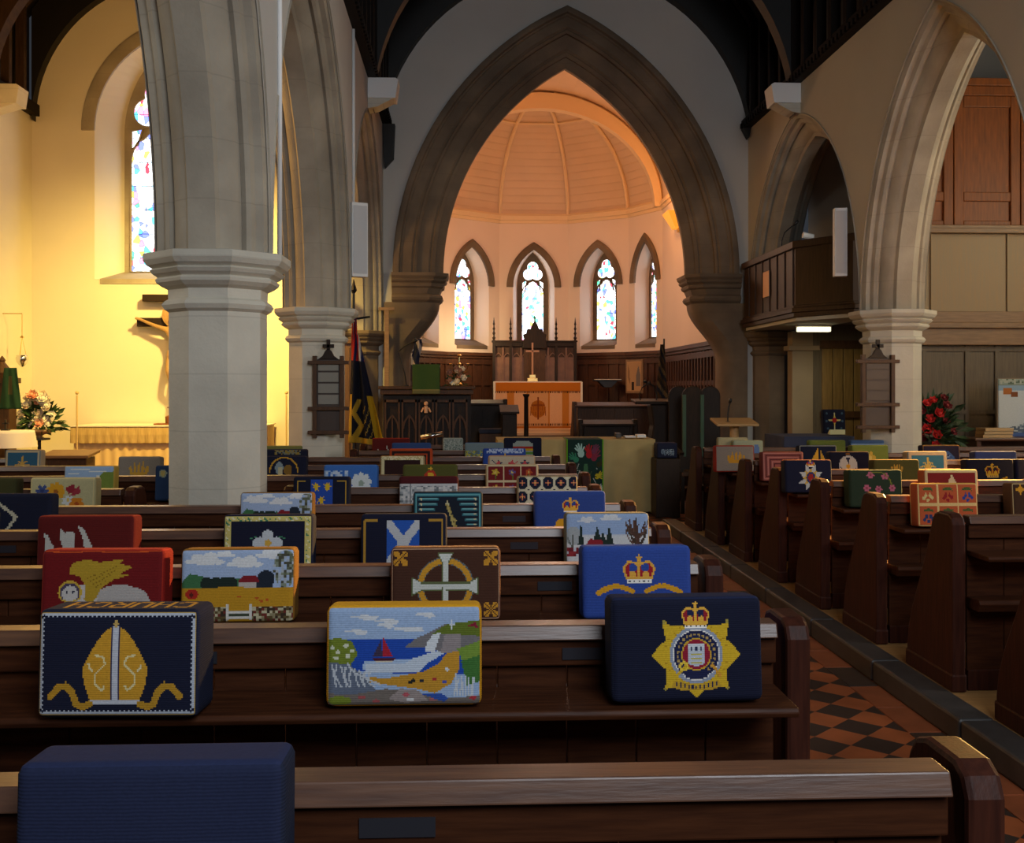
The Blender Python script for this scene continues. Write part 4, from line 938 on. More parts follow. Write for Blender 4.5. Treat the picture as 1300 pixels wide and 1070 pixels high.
q0 = zz-ZF1; m = MB(); m.lathe([(.13,0),(.12,.03),(.02,.06),(.015,q0),(.012,q0+.30),(.03,q0+.32),(.012,q0+.34),(.012,q0+.42),(.035,q0+.44),(.015,q0+.46)],0,0,n=10)
for s in (-1,1): m.tube([(0,0,q0+.22),(s*.06,0,q0+.19),(s*.11,0,q0+.22),(s*.12,0,q0+.30)],.008,n=6); m.lathe([(.02,q0+.30),(.026,q0+.32),(.01,q0+.33)],s*.12,0,n=8)
m.build('stem', BRASS, e)

# ------------------------------------------------------------------ altar, reredos and chancel
yr = 19.75; xa, xb = WX(627,yr), WX(730,yr); rw = xb-xa; zt = WZ(678,433,yr)
e = empty('reredos', ((xa+xb)/2,yr,ZF2), 'tall carved oak reredos with pinnacles and a central gable behind the altar', 'reredos')
q = zt-ZF2; m = MB(); m.box(-rw/2,rw/2,0,.12,0,q-.04); m.build('back_panel', OAK, e)
m = MB(); m.box(-rw/2-.02,rw/2+.02,-.06,.14,q-.10,q); m.box(-rw/2-.04,rw/2+.04,-.08,.15,q-.02,q+.01); m.build('cornice', DARKO, e, bevel=.006)
for i in range(9):
    if 3.4 < i < 4.6: continue
    a = -rw/2+rw*i/9; b = a+rw/9; mid = (a+b)/2; m = MB(); cc_, RR = arch_cr((b-a)/2-.015,.13)
    sweep(m, lambda s,d,z: (s,d,z), cc_, RR, mid, q-.36, [(0,-.03),(.015,-.03),(.015,.0),(0,.0)], n=6, close=True)
    m.box(a,a+.014,-.035,0,.6,q-.12); m.box(b-.014,b,-.035,0,.6,q-.12); m.box(a,b,-.03,0,.60,.66); m.box(a+.015,b-.015,-.008,0,.62,q-.3)
    m.build('arched_niche', mat('reredos_oak',(.20,.09,.045),rough=.45,noise=.35,scale=8), e)
for i,fx in enumerate((-.5,-.295,.265,.5)):
    m = MB(); x = fx*rw; m.box(x-.025,x+.025,-.07,-.01,.4,q+.02); pr = [(.03,q+.0)]
    for k in range(4): zz = q+.03+k*.085; pr += [(.018-.002*k,zz),(.034-.004*k,zz+.03),(.014,zz+.055)]
    pr += [(.003,q+.44)]; m.lathe(pr, x, -.03, n=8); m.build('pinnacle', DARKO, e)
m = MB(); gp = [(-.23,q-.14),(-.20,q+.05),(-.22,q+.12),(-.16,q+.14),(-.14,q+.22),(-.08,q+.22),(-.05,q+.30),(0,q+.38),(.05,q+.30),(.08,q+.22),(.14,q+.22),(.16,q+.14),(.22,q+.12),(.20,q+.05),(.23,q-.14)]
m.prism(gp,'y',-.12,-.02); m.box(-.012,.012,-.09,-.06,q+.36,q+.47); m.box(-.03,.03,-.09,-.06,q+.42,q+.44); m.build('gable', DARKO, e, bevel=.01)
m = MB(); m.box(-.20,.20,-.05,0,.5,q-.14)
m.build('centre_panel', OAK, e)
ym = 18.75; xa, xb = WX(629,ym), WX(737,ym); w = xb-xa; zt = WZ(683,484,ym)-ZF2
e = empty('high_altar', ((xa+xb)/2,ym,ZF2), 'high altar with an orange fringed frontal in front of the carved reredos', 'altar')
m = MB(); m.box(-w/2,w/2,.02,.62,0,zt-.02); m.build('altar_table', OAK, e)
m = MB(); m.box(-w/2-.02,w/2+.02,-.01,.64,zt-.02,zt); m.box(w/2,w/2+.035,-.015,.4,.12,zt-.01); m.box(-w/2-.03,-w/2,-.015,.4,.12,zt-.01); m.build('linen_cloth', mat('linen',()), e)
cv = Cv(110,90,'c8803a',100,80)
cv.rect(0,0,100,80,'dcab80')
for x0,x1 in ((14,22),(36,64),(78,86)): cv.rect(x0,0,x1,80,'c07a30')
cv.rect(38,0,62,80,'d09a68'); cv.rect(0,66,100,80,'c0701e')
for i in range(50): cv.rect(i*2,63,i*2+1.1,66.5,'4a2a12'); cv.rect(i*2,12,i*2+1.1,15,'5a3216')
cv.rect(0,66,100,67,'6a3a18'); cv.rect(0,0,100,11,'b8681e')
cv.ell(50,38,9,14,'a8641c'); cv.line([(50,22),(50,56)],2,'7a3a14'); cv.line([(43,44),(57,44)],2,'7a3a14')
for a in range(-3,4): cv.line([(50+a*2.2,48),(50+a*3,28)],.8,'8c4c18')
sheet('frontal', 110, 90, lambda u,v: ((u-.5)*(w-.0),-.012,v*(zt-.03)+.01), cv, WOVEN, e)
e = empty('altar_cross', (WX(676,19.1),19.1,ZF2+zt), 'brass cross on a stepped foot standing on the high altar', 'cross'); zc2 = WZ(676,435,19.1)-ZF2-zt
m = MB(); m.box(-.09,.09,-.05,.05,0,.06); m.box(-.055,.055,-.04,.04,.06,.12); m.build('foot', BRASS, e, bevel=.004)
m = MB(); m.box(-.016,.016,-.012,.012,.12,zc2); m.box(-.12,.12,-.012,.012,zc2-.17,zc2-.135); m.build('cross', mat('cross_wood',(.45,.22,.09),rough=.35), e, bevel=.003)
m = MB(); m.box(-.75,.85,-.3,.0,0,.05); m.box(-.75,.85,-.0,.3,0,.1)
o = m.build('altar_step', mat('pale_step',(.5,.32,.18),rough=.6), bevel=.005); o.location = (WX(683,18.4),18.35,ZF2-.0); tag(o,'pale step running along the foot of the high altar','step')
# wall shelf
ysf = 19.3; e = empty('credence_shelf', (WX(772,ysf),ysf,WZ(772,482,ysf)), 'small dark shelf with white linen on the panelling right of the altar', 'shelf')
m = MB(); m.box(-.24,.26,-.02,.35,-.02,0); m.prism([(-.18,-.02),(.18,-.02),(.06,-.14),(-.06,-.14)],'y',0,.3); m.build('shelf_board', BLACK, e, bevel=.003)
m = MB(); m.box(-.22,.24,-.03,.28,.0,.012); m.build('linen_cloth', mat('linen',()), e)
# icon
yi = 18.75; e = empty('framed_icon', (WX(807,yi),yi,WZ(807,497,yi)), 'pale arched religious panel in a wooden frame on the right apse panelling', 'picture'); h = WZ(807,459,yi)-WZ(807,497,yi); w = WX(819,yi)-WX(795,yi)
m = MB(); m.box(-w/2-.03,w/2+.03,0,.03,-.03,h+.03); m.build('frame', BEAMW, e, bevel=.004)
cv = Cv(30,44,'b08a62',30,44); cv.poly([(19,8),(19,24),(24,38),(28,24),(28,8)],'6f6660'); cv.rect(10,2,15,14,'2a211c'); cv.poly([(2,20),(2,40),(6,30),(7,10)],'8a6a4c')
sheet('panel', 30, 44, lambda u,v: ((u-.5)*w,-.004,v*h), cv, WOVEN, e); e.rotation_euler = (0,0,radians(-50)); e.location.x -= .05; e.location.y -= .15
# chancel stalls and desks
def stall(xc, y, w, zt, z0, lab, name='choir_stall', m_=DARKO, open_=False):
    e = empty(name, (xc,y,z0), lab, 'stall'); h = zt-z0
    m = MB(); m.box(-w/2+.04,w/2-.04,0,.03,.06,h-.05); m.build('front_panel', m_, e)
    for s in (-1,1):
        m = MB(); m.prism([(-.05,0),(.40,0),(.40,h*.55),(.25,h*.62),(.16,h+.04),(-.03,h+.04),(-.05,h-.1)],'x',s*w/2-.03,s*w/2+.03); m.build('end_panel', m_, e, bevel=.012)
    m = MB(); m.prism([(-.06,h-.05),(.22,h+.0),(.22,h+.03),(-.06,h-.02)],'x',-w/2,w/2); m.build('book_ledge', m_, e, bevel=.006)
    m = MB(); m.box(-w/2+.03,w/2-.03,.12,.40,h*.42,h*.42+.04); m.build('seat', m_, e, bevel=.005)
    k = max(2,int(w/.3)); m = MB()
    for i in range(k+1): x = -w/2+.06+(w-.12)*i/k; m.box(x-.015,x+.015,-.02,.02,.06,h-.06)
    m.box(-w/2+.05,w/2-.05,-.02,.0,.06,.10); m.build('panel_frame', m_, e); return e
stall(WX(614,15.2),15.2,.62,WZ(614,510,15.2),ZF1,'dark choir stall with a blue cushion left of the altar')
m = MB(); m.box(-.17,.17,-.1,.1,0,.07); o = m.build('seat_cushion', mat('navy_cushion',(.02,.028,.06),rough=.9), bevel=.02); o.location = (WX(623,14.9),14.85,WZ(623,550,14.9)); tag(o,'navy cushion lying on a small box left of the altar','cushion')
m = MB(); m.box(-.16,.16,-.1,.1,0,WZ(623,550,14.9)-ZF1); o = m.build('cushion_box', OAK, bevel=.006); o.location = (WX(623,14.9),14.85,ZF1); tag(o,'brown wooden box under the navy cushion','box')
stall(WX(782,16.0),16.0,1.25,WZ(780,513,16.0),ZF1,'long wooden clergy desk with a pale ledge right of the altar', m_=OAK)
stall(WX(772,14.5),14.5,.75,WZ(770,536,14.5),ZF1,'low dark bench end in front of the clergy desk')
def lectern(px, y, py, z0, w, lab):
    e = empty('reading_desk', (WX(px,y),y,z0), lab, 'desk'); h = WZ(px,py,y)-z0
    m = MB(); m.box(-w/2,w/2,0,.30,0,h-.10); m.build('body', DARKO, e, bevel=.008)
    m = MB(); m.prism([(-.06,h-.10),(.34,h-.0),(.34,h+.02),(-.06,h-.07)],'x',-w/2-.03,w/2+.03); m.build('sloping_top', DARKO, e, bevel=.006)
    m = MB(); m.box(-w/2-.03,w/2+.03,-.04,.34,0,.08); m.build('plinth', DARKO, e, bevel=.006); return e
lectern(647,14.4,516,ZF1,.20,'narrow dark reading desk standing left of the altar frontal')
# slender dark candle stand before the altar
e = empty('paschal_candlestand', (WX(668,15.4),15.4,ZF1), 'tall slender dark candle stand in front of the altar', 'candlestand')
h = WZ(668,500,15.4)-ZF1; m = MB(); m.lathe([(.13,0),(.13,.03),(.04,.08),(.05,.25),(.035,.4),(.03,h-.05),(.05,h-.02),(.05,h)],0,0,n=10); m.build('stand', DARKO, e, smooth=True)
# eagle-like dark lectern
yl = 13.2; xl = WX(830,yl); e = empty('lectern', (xl,yl,.0), 'large black carved lectern with microphones right of the altar', 'lectern'); h = WZ(830,503,yl)
m = MB(); m.prism([(-.30,0),(.16,0),(.16,.95),(.17,h-.10),(-.06,h-.10),(-.03,.95),(-.10,.55),(-.22,.35)],'y',-.16,.16); m.build('body', DARKO, e, bevel=.02)
m = MB(); m.prism([(-.18,h-.10),(.20,h-.06),(.20,h-.03),(-.18,h-.06)],'x',-.26,.24); m.xf(lambda p:(p[0],p[1],p[2])); m.build('book_rest', DARKO, e, bevel=.01)
for s,(px,py) in enumerate(((815,485),(832,482))):
    goose('microphone',(xl-.17+.2*s,yl-.03,h-.068),[(-.02,0,.08),(.02,0,.18),(.08,.0,.22)] if s==0 else [(0,0,.1),(-.04,0,.2),(-.12,0,.24)],('black microphone curving right on the black lectern','black microphone curving left on the black lectern')[s],head=.03)
# verger banner / rolled banner behind lectern
yb2 = 14.2; e = empty('banner_pole', (WX(843,yb2),yb2,ZF1), 'dark furled banner on a tall pole against the right chancel panelling', 'banner'); zt = WZ(843,430,yb2)-ZF1
m = MB(); m.tube([(0,0,0),(0,0,zt)],.012,n=6); m.lathe([(.1,0),(.1,.03),(.02,.04)],0,0,n=10); m.build('pole', BLACK, e)
sheet('banner', 16, 40, lambda u,v: ((u-.5)*.14*(1.2-v*.8)-.03,-.03+.02*sin(u*12+v*4),WZ(843,508,yb2)-ZF1+v*.75), lambda u,v: hexc(('2c211a','4a3420','23222a','6a5236')[int(v*11+u*3)%4]), WOVEN, e)
# orange card
m = MB(); m.box(-.05,.05,0,.005,0,.12); o = m.build('notice_card', mat('paper_orange',())); o.location = (WX(850,14.1),14.1,WZ(850,523,14.1)); tag(o,'small orange card facing the nave beside the black lectern','card'); o.data.materials[0] = mat('paper_card',(.9,.42,.12),rough=.6)
m = MB(); m.tube([(0,0,0),(0,0,1)],.01,n=6); o = m.build('card_holder', BLACK); o.location = (WX(850,14.1),14.12,ZF1); o.scale = (1,1,WZ(850,520,14.1)-ZF1); tag(o,'thin black post holding the orange card','stand')
# high backed chairs
def hchair(px, y, lab, green=False):
    e = empty('high_backed_chair', (WX(px,y),y,0), lab, 'chair', group='high backed chairs by the right jamb'); h = WZ(px,490,y)
    m = MB(); n = 12; po = [(-.13,.45),(-.13,h-.13)]+[(-.13*cos(pi*i/n),h-.13+.13*sin(pi*i/n)) for i in range(1,n)]+[(.13,h-.13),(.13,.45)]
    m.prism(po,'y',.18,.22); m.build('backrest', DARKO, e, bevel=.01)
    m = MB(); m.box(-.22,.22,-.22,.2,.42,.47); m.build('seat', OAK, e, bevel=.01)
    for sx in (-1,1):
        for yy in (-.2,.2):
            m = MB(); m.box(sx*.2-.02,sx*.2+.02,yy-.02,yy+.02,0,.42); m.build('leg', DARKO, e)
        m = MB(); m.prism([(-.2,.66),(.2,.7),(.2,.73),(-.22,.69)],'x',sx*.21-.025,sx*.21+.025); m.box(sx*.21-.02,sx*.21+.02,-.2,-.16,.47,.66); m.build('armrest', DARKO, e)
    if green:
        for sx in (-1,1):
            m = MB(); m.box(sx*.105-.02,sx*.105+.02,.155,.178,.62,h-.1); o = m.build('green_band', mat('green_band',(.045,.10,.065),rough=.7), e); o['label'] = 'green cloth band'
    return e
yh2 = 12.9; hchair(866,12.62,'dark high backed chair nearest the black lectern'); hchair(884,12.1,'dark high backed chair with two green bands',True); hchair(906,13.12,'dark high backed chair against the right jamb of the chancel arch')


# ------------------------------------------------------------------ olive table in the nave
yv = 11.9; xa, xb = WX(632,yv), WX(832,yv); w = xb-xa; hv = WZ(740,558,yv)
e = empty('welcome_table', ((xa+xb)/2,yv+.35,0), 'long table covered by an olive cloth at the head of the tiled aisle', 'table')
OL = mat('olive_cloth',(.42,.33,.145),rough=.95,noise=.15,scale=6)
m = MB(); m.box(-w/2+.05,w/2-.05,-.30,.30,hv-.05,hv-.02); m.build('tabletop', OAK, e)
for sx in (-1,1):
    for yy in (-.26,.26): m = MB(); m.box(sx*(w/2-.1)-.03,sx*(w/2-.1)+.03,yy-.03,yy+.03,0,hv-.05); m.build('leg', OAK, e)
drape_table(e, w, .70, hv, None, 'tablecloth', .03, 3, drop=hv-.03, m=OL)
m = MB(); m.prism([(w/2+.03,hv-.05),(w/2+.06,.05),(w/2-.06,.02)],'y',-.392,-.386); m.build('cloth_edge', mat('lime_edge',(.40,.38,.06),rough=.9), e)
# printed runner with hand shapes
cv = Cv(90,140,'14302c',46,74); R = random.Random(5)
def hand(cx,cy,s,rot,col):
    for k,a in enumerate((-42,-18,0,16,34)):
        t = radians(rot+a+90); l = s*(9,12,13,12,10)[k]; cv.line([(cx,cy),(cx+l*cos(t),cy+l*sin(t))],s*1.9,col)
    cv.ell(cx,cy,s*4.2,s*4.6,col)
for cx,cy,s,r,col in ((10,30,.7,60,'3a5a4a'),(40,44,.7,-60,'30301c'),(22,16,.8,180,'1a1c22'),(12,50,.8,50,'2f7a60'),(18,57,.95,15,'9cc4c0'),(34,52,.9,-25,'7a2a40'),(28,56,.9,0,'a3202a'),(34,60,.7,-35,'6a3450'),(38,30,.7,-70,'b0a428'),(36,16,.8,-90,'8a9498'),(12,20,.7,90,'15161a'),(30,8,.7,-130,'a0a6aa'),(8,42,.7,80,'6f8a20'),(40,12,.7,-60,'c0c4c6')): hand(cx,cy,s,r,col)
for i in range(60): x,y = R.uniform(2,44),R.uniform(2,40); cv.line([(x,y),(x+R.uniform(-5,5),y+R.uniform(-4,6))],.8,R.choice(['0e1014','23382c','a8b0b0','0e1014','46583a']))
cv.poly([(20,28),(28,28),(26,45),(22,45)],'3c6a4c'); cv.rect(0,0,1.6,74,'5c9a20'); cv.rect(44.4,0,46,74,'5c9a20')
xr0, xr1 = WX(719,yv-.04), WX(766,yv-.04); rwid = xr1-xr0; hh = hv-.14
o = sheet('table_runner', 90, 140, lambda u,v: (((u-.5)*rwid),(-.0 if v < .9 else (v-.9)*10*.5),(v/.9*hh if v < .9 else hh)), lambda u,v: (0,0,0), WOVEN)
bpy.data.meshes.remove(o.data)
def rpos(u,v):
    return ((u-.5)*rwid, .02*sin(u*7)*(.9-v)*.5 if v < .9 else (v-.9)*10*.45, v/.9*hh if v < .9 else hh+.0)
cols_cv = cv; o = sheet('table_runner', 90, 150, rpos, lambda u,v: tuple(cols_cv.c[min(139,int(min(v/.9,.999)*140)), min(89,int(u*90))]), WOVEN)
o.location = ((xr0+xr1)/2,yv-.055,hv-hh+.006); tag(o,'dark runner printed with coloured hand shapes hanging over the olive table','table runner')
for i,(px,ww,hh2,c_,lb_) in enumerate(((800,.12,.02,(.6,.62,.65),'pale booklet on the olive table nearer its middle'),(814,.10,.035,(.7,.72,.75),'white card box near the right end of the olive table'),(785,.06,.05,(.03,.03,.03),'small black box on the olive table'))):
    m = MB(); m.box(-ww/2,ww/2,-.08,.08,0,hh2); o = m.build(('booklet','card_box','black_box')[i], mat('item_%d'%i,c_,rough=.5), bevel=.003); o.location = (WX(px,yv+.2),yv+.25,hv+.012); tag(o,lb_,('booklet','box','box')[i])

# wall uplighter in the chancel
yu2 = 17.2; e = empty('wall_uplighter', (CX+AR,yu2,WZ(851,290,yu2)), 'glowing orange uplighter on the right chancel wall', 'wall lamp')
m = MB(); vs = [(-.10,-.14,0),(-.0,-.14,0),(-.0,.14,0),(-.10,.14,0),(-.24,-.26,.26),(-.0,-.26,.26),(-.0,.26,.26),(-.24,.26,.26)]
m.add(vs,[(0,1,2,3),(0,1,5,4),(1,2,6,5),(2,3,7,6),(3,0,4,7)]); m.build('shade', mat('lamp_orange',(.6,.2,.02),emit=(1,.38,.03),es=.8), e)
m = MB(); m.box(-.04,0,-.06,.06,-.06,0); m.build('bracket', BRASS, e)
# light oak lectern, right
yz = 11.6; e = empty('lectern', (WX(932,yz),yz,0), 'pale wooden lectern on a single round post right of the black lectern', 'lectern'); h = WZ(932,535,yz)
m = MB(); m.prism([(-.14,h-.05),(.22,h+.01),(.22,h+.035),(-.14,h-.02)],'x',-.22,.24); m.build('sloping_top', LIGHTW, e, bevel=.005)
m = MB(); m.lathe([(.05,.05),(.05,h-.04)],.01,.03,n=16); m.build('post', LIGHTW, e, smooth=False, auto=50)
m = MB(); m.lathe([(.24,0),(.24,.03),(.06,.06)],0,.03,n=20); m.build('base', LIGHTW, e)
goose('microphone',(WX(924,yz),yz+.0,h-.01),[(.0,0,.09),(.01,0,.17),(.02,0,.21)],'small microphone on the pale wooden lectern',head=.035)
# blue cloth table in right aisle
yu = 10.95; xa, xb = WX(990,yu-.2), WX(1078,yu-.2); w = xb-xa; hu = WZ(1035,552,yu)
e = empty('side_table', ((xa+xb)/2,yu,0), 'table with a dark blue cloth in front of the balcony recess', 'table')
m = MB(); m.box(-w/2+.04,w/2-.04,-.3,.3,hu-.04,hu-.02); m.build('tabletop', OAK, e)
for sx in (-1,1):
    for yy in (-.26,.26): m = MB(); m.box(sx*(w/2-.08)-.025,sx*(w/2-.08)+.025,yy-.025,yy+.025,0,hu-.04); m.build('leg', OAK, e)
drape_table(e, w, .7, hu, None, 'tablecloth', .03, 5, drop=hu-.03, m=mat('navy_cloth',(.035,.045,.095),rough=.9))
# red flowers
yw = 10.5; zz = WZ(1182,575,yw)
def vs3(m): m.lathe([(.05,0),(.09,.06),(.10,.12),(.07,.16)],0,0,n=12)
vs3.m = BLACK
reds = [mat('petal_red',(.50,.015,.015),rough=.6), mat('petal_dark_red',(.16,.008,.014),rough=.6)]
R = random.Random(12); fl = []
for px,py,r in ((1201,515,.05),(1192,525,.055),(1175,512,.045),(1168,522,.05),(1158,531,.045),(1165,540,.05),(1183,508,.04),(1199,535,.04),(1208,548,.04),(1175,545,.055),(1188,552,.05),(1160,553,.04),(1196,505,.04),(1180,532,.05),(1170,556,.05),(1186,566,.05)):
    p = W(px,py,yw-.14); fl.append((p[0]-WX(1180,yw),-.16+R.uniform(-.02,.03),p[2]-zz,r*1.2,reds[0] if R.random()<.6 or r>.05 else reds[1]))
GREEN2 = mat('leaf_dark', (.03,.075,.03), rough=.6, noise=.5, scale=20)
arrangement((WX(1180,yw),yw,zz),'large red carnation arrangement standing by the right pier',.30,.42,.12,fl,vs3,21,420,leafm=GREEN2,lsize=.12)
e = empty('plant_stand', (WX(1180,yw),yw,0), 'dark stand below the red carnation arrangement', 'stand'); m = MB(); m.lathe([(.16,0),(.16,.02),(.03,.05),(.03,zz-.03),(.12,zz-.02),(.12,zz)],0,0,n=14); m.build('pedestal', BLACK, e)
# bookcase table with poster and books
yn = 10.5; xa = WX(1240,yn); ht = WZ(1270,556,yn)
e = empty('bookcase', (xa+.75,yn,0), 'low brown bookcase under the poster at the right edge', 'bookcase')
m = MB(); m.box(-.75,.75,0,.36,0,ht-.3); m.box(-.75,-.70,0,.36,ht-.3,ht-.03); m.box(.70,.75,0,.36,ht-.3,ht-.03); m.box(-.7,.7,.33,.36,ht-.3,ht-.03); m.build('carcass', mat('bookcase_wood',(.13,.045,.018),rough=.35,noise=.4,scale=4), e, bevel=.005)
m = MB(); m.box(-.78,.78,-.03,.38,ht-.03,ht); m.build('top', mat('bookcase_wood',()), e, bevel=.008)
BK = mat('book_buff',(.48,.32,.16),rough=.6)
for k in range(3):
    m = MB(); m.box(-.15,.15,-.09,.09,0,.03); m.box(-.152,-.148,-.092,.092,-.001,.031)
    o = m.build('book', BK, bevel=.003); o.location = (WX(1263,yn+.1)+.005*k,yn+.12,ht+.001+.033*k); o.rotation_euler = (0,0,.04*k-.03)
    tag(o, ('buff book at the bottom of the stack beside the poster','buff book in the middle of the stack beside the poster','buff book on top of the stack beside the poster')[k], 'book', 'stack of buff books on the bookcase')
cv = Cv(60,90,'c4ced6',60,90); cv.rect(0,80,60,90,'7f8f8a'); cv.noise(cv.Y>82,['5a6a5a','8f9f98','a8b0a8'],2); cv.rect(0,72,60,80,'8aa8c4'); cv.rect(5,66,14,76,'a86a3a'); cv.rect(13,62,20,70,'7a4a30')
cv.noise((cv.Y<24)&(cv.Y<10+cv.X*.4),['5a6a80','8090a4','b8c4cc','46566a'],4); cv.rect(0,0,60,6,'46609a'); cv.line([(30,76),(50,76)],1.2,'e8ecef'); cv.line([(24,68),(50,68)],.8,'6a86a8')
px0 = WX(1274,yn+.2); e = empty('poster_board', (px0,yn+.30,ht), 'pale blue printed poster board standing at the right edge of the photo', 'poster')
hp = WZ(1280,481,yn+.2)-ht; wp = .62
m = MB(); m.box(-.012,wp+.012,.01,.03,0,hp+.01); m.build('backing', mat('poster_frame',(.18,.14,.10)), e)
sheet('printed_sheet', 60, 90, lambda u,v: (u*wp,.006,v*hp), cv, WOVEN, e)
# ------------------------------------------------------------------ pews
PT = .77   # top of a pew above its platform
def make_pew(Lw, ends=(1,1)):
    e = empty('pew'); h = Lw/2; a = -h+.05; b = h-.05
    m = MB(); m.prism([(-.045,PT-.034),(-.033,PT),(.03,PT),(.038,PT-.03),(.03,PT-.036)],'x',a,b); m.build('top_rail', PEWT, e, bevel=.003)
    m = MB(); m.box(a,b,-.028,.012,PT-.098,PT-.036); m.build('upper_rail', PEW, e, bevel=.004)
    m = MB(); n = max(2,round((b-a)/.165)); w = (b-a)/n
    for i in range(n): m.box(a+i*w+.0015,a+(i+1)*w-.0015,-.008,.008,.03,PT-.095)
    m.build('back_boards', PEW, e, bevel=.002, seg=1)
    m = MB(); m.prism([(-.205,.596),(-.21,.607),(-.205,.618),(-.008,.618),(-.008,.596)],'x',a,b); m.build('book_shelf', PEW, e, bevel=.003)
    m = MB(); m.prism([(-.12,.385),(-.13,.40),(-.12,.418),(.35,.40),(.35,.365),(-.11,.365)],'x',a,b); m.build('seat', PEW, e, bevel=.004)
    m = MB(); m.box(a,b,-.02,.02,.0,.09); m.build('skirting', PEWE, e, bevel=.003)
    po = [(-.045,0),(.44,0),(.442,.10),(.425,.19),(.385,.29),(.33,.39),(.275,.49),(.225,.59),(.19,.67),(.165,.735),(.14,.765),(.10,.778),(.0,.778),(-.03,.762),(-.045,.732)]
    for s,f in ((-1,ends[0]),(1,ends[1])):
        if not f: continue
        m = MB(); m.prism(po,'x',s*h-.03,s*h+.03); m.box(s*h-.034,s*h+.034,-.05,.45,0,.08)
        m.build('end_panel', PEWE, e, bevel=.010, seg=2)
    k = max(1,int(Lw/.9))
    for i in range(k): m = MB(); x = a+(b-a)*(i+.5)/k; m.box(x-.055,x+.055,-.0315,-.0275,PT-.083,PT-.055); m.build('name_plate', PLATE, e)
    return e
protos = {}
def pew(x0, x1, Y, lab, group):
    L_ = round(x1-x0,2); k = L_
    if k in protos: e = dup(protos[k])
    else: e = make_pew(L_); protos[k] = e
    e.location = ((x0+x1)/2, Y, .10); tag(e, lab, 'pew', group); return e
LY = [1.575]+[2.56+.86*i for i in range(10)]
RY = [3.74+.862*i for i in range(8)]
GL, GA, GR = 'pews in the left block', 'pews in the left aisle', 'pews in the right block'
ll = ['nearest pew rail running along the bottom of the photo in the left block','left block pew holding the mitre, seascape and badge kneelers','left block pew holding the winged lion and brown wheel cross kneelers',
 'left block pew holding the saltire and snow scene kneelers','left block pew directly in front of the large pier holding the teal star kneeler','short left block pew just behind the large pier holding the lattice kneeler',
 'long pew running behind the large pier holding the crested olive kneeler','long pew running behind the large pier holding the cream bordered brown kneeler','left block pew holding the orange edged brown kneeler','left block pew holding the rainbow kneeler','frontmost left block pew nearest the pulpit']
for i, Y in enumerate(LY):
    if i == 0: pew(-.96, .765, Y, ll[i], GL)
    elif i <= 4: pew(-3.0-.4*(i>2), .80, Y, ll[i], GL)
    elif i in (6,7): pew(-4.8, .78, Y, ll[i], GL)
    else: pew(-1.78 if i == 8 else -.98, .74 if i < 9 else .50, Y, ll[i], GL)
for i, (Y, lb_) in enumerate(((LY[5],'left aisle pew ending beside the large pier'),(LY[8],'frontmost left aisle pew holding the teal leaf kneeler'))):
    pew(-4.8, (-1.85,-3.4)[i], Y, lb_, GA)
rl = ['nearest right block pew with only its end showing at the right edge','right block pew with its long rail in front of the orange panelled kneeler','right block pew holding the orange panelled kneeler','right block pew holding the dark green kneeler with pink flowers','right block pew holding the navy star badge kneeler','right block pew holding the white rose kneeler','right block pew holding the grey flame kneeler with a red edge','frontmost right block pew by the pale lectern']
for i, Y in enumerate(RY): pew(2.16, 3.60 if i < 4 else 5.9 if i < 6 else (5.1 if i == 6 else 3.62), Y, rl[i], GR)
pew(4.42, 6.2, RY[7], 'short pew beyond the right pier below the red flowers', GR)

# ------------------------------------------------------------------ kneelers
def roundbox(name, w, h, t, r, canvas, top, side, m, res=None, sides=None):
    """stuffed block: front face coloured by canvas, top by canvas, others by one colour"""
    nx = res or canvas.nx; nz = max(8,round(nx*h/w)); ny = max(4,round(nx*t/w)); V_ = []; F_ = []; K = []
    def P(x,y,z):
        p = np.array([x,y,z],float); hf = np.array([w/2,t/2,h/2]); q = np.clip(p, -(hf-r), hf-r); d = p-q; n = np.linalg.norm(d)
        if n > 1e-9: p = q+d*r/n
        # slight stuffed bulge
        p[1] *= 1+.10*(1-(2*p[0]/w)**2)*(1-(2*p[2]/h)**2)
        return (p[0],p[1],p[2]+h/2)
    def face(nu, nv, fn, cols):
        o = len(V_); 
        for j in range(nv+1):
            for i in range(nu+1): V_.append(P(*fn(i/nu,j/nv)))
        k = nu+1
        F_.extend([(o+j*k+i,o+j*k+i+1,o+(j+1)*k+i+1,o+(j+1)*k+i) for j in range(nv) for i in range(nu)]); K.append(cols)
    cs = lambda c, n: np.tile(C(c),(n,1))
    face(nx,nz,lambda u,v:(w*(u-.5),-t/2,h*(v-.5)), canvas.sample(nx,nz))
    face(nx,ny,lambda u,v:(w*(u-.5),t*(v-.5),h/2), top.sample(nx,ny) if isinstance(top,Cv) else cs(top,nx*ny))
    sz = 16
    sc = (lambda s: sides.sample(ny,sz)) if sides is not None else (lambda s: cs(side,ny*sz))
    face(ny,sz,lambda u,v:(-w/2,t*(u-.5),h*(v-.5)), sc(0)); face(ny,sz,lambda u,v:(w/2,t*(u-.5),h*(v-.5)), sc(1))
    face(16,ny,lambda u,v:(w*(u-.5),t*(v-.5),-h/2), cs(side,16*ny)); face(16,12,lambda u,v:(w*(u-.5),t/2,h*(v-.5)), cs(side,16*12))
    me = bpy.data.meshes.new(name); me.from_pydata(V_,[],F_); me.materials.append(m); setcol(me, np.vstack(K)); me.polygons.foreach_set('use_smooth',[True]*len(F_))
    o = bpy.data.objects.new(name, me); COL.objects.link(o); return o
GK = 'embroidered kneelers propped on the pews'
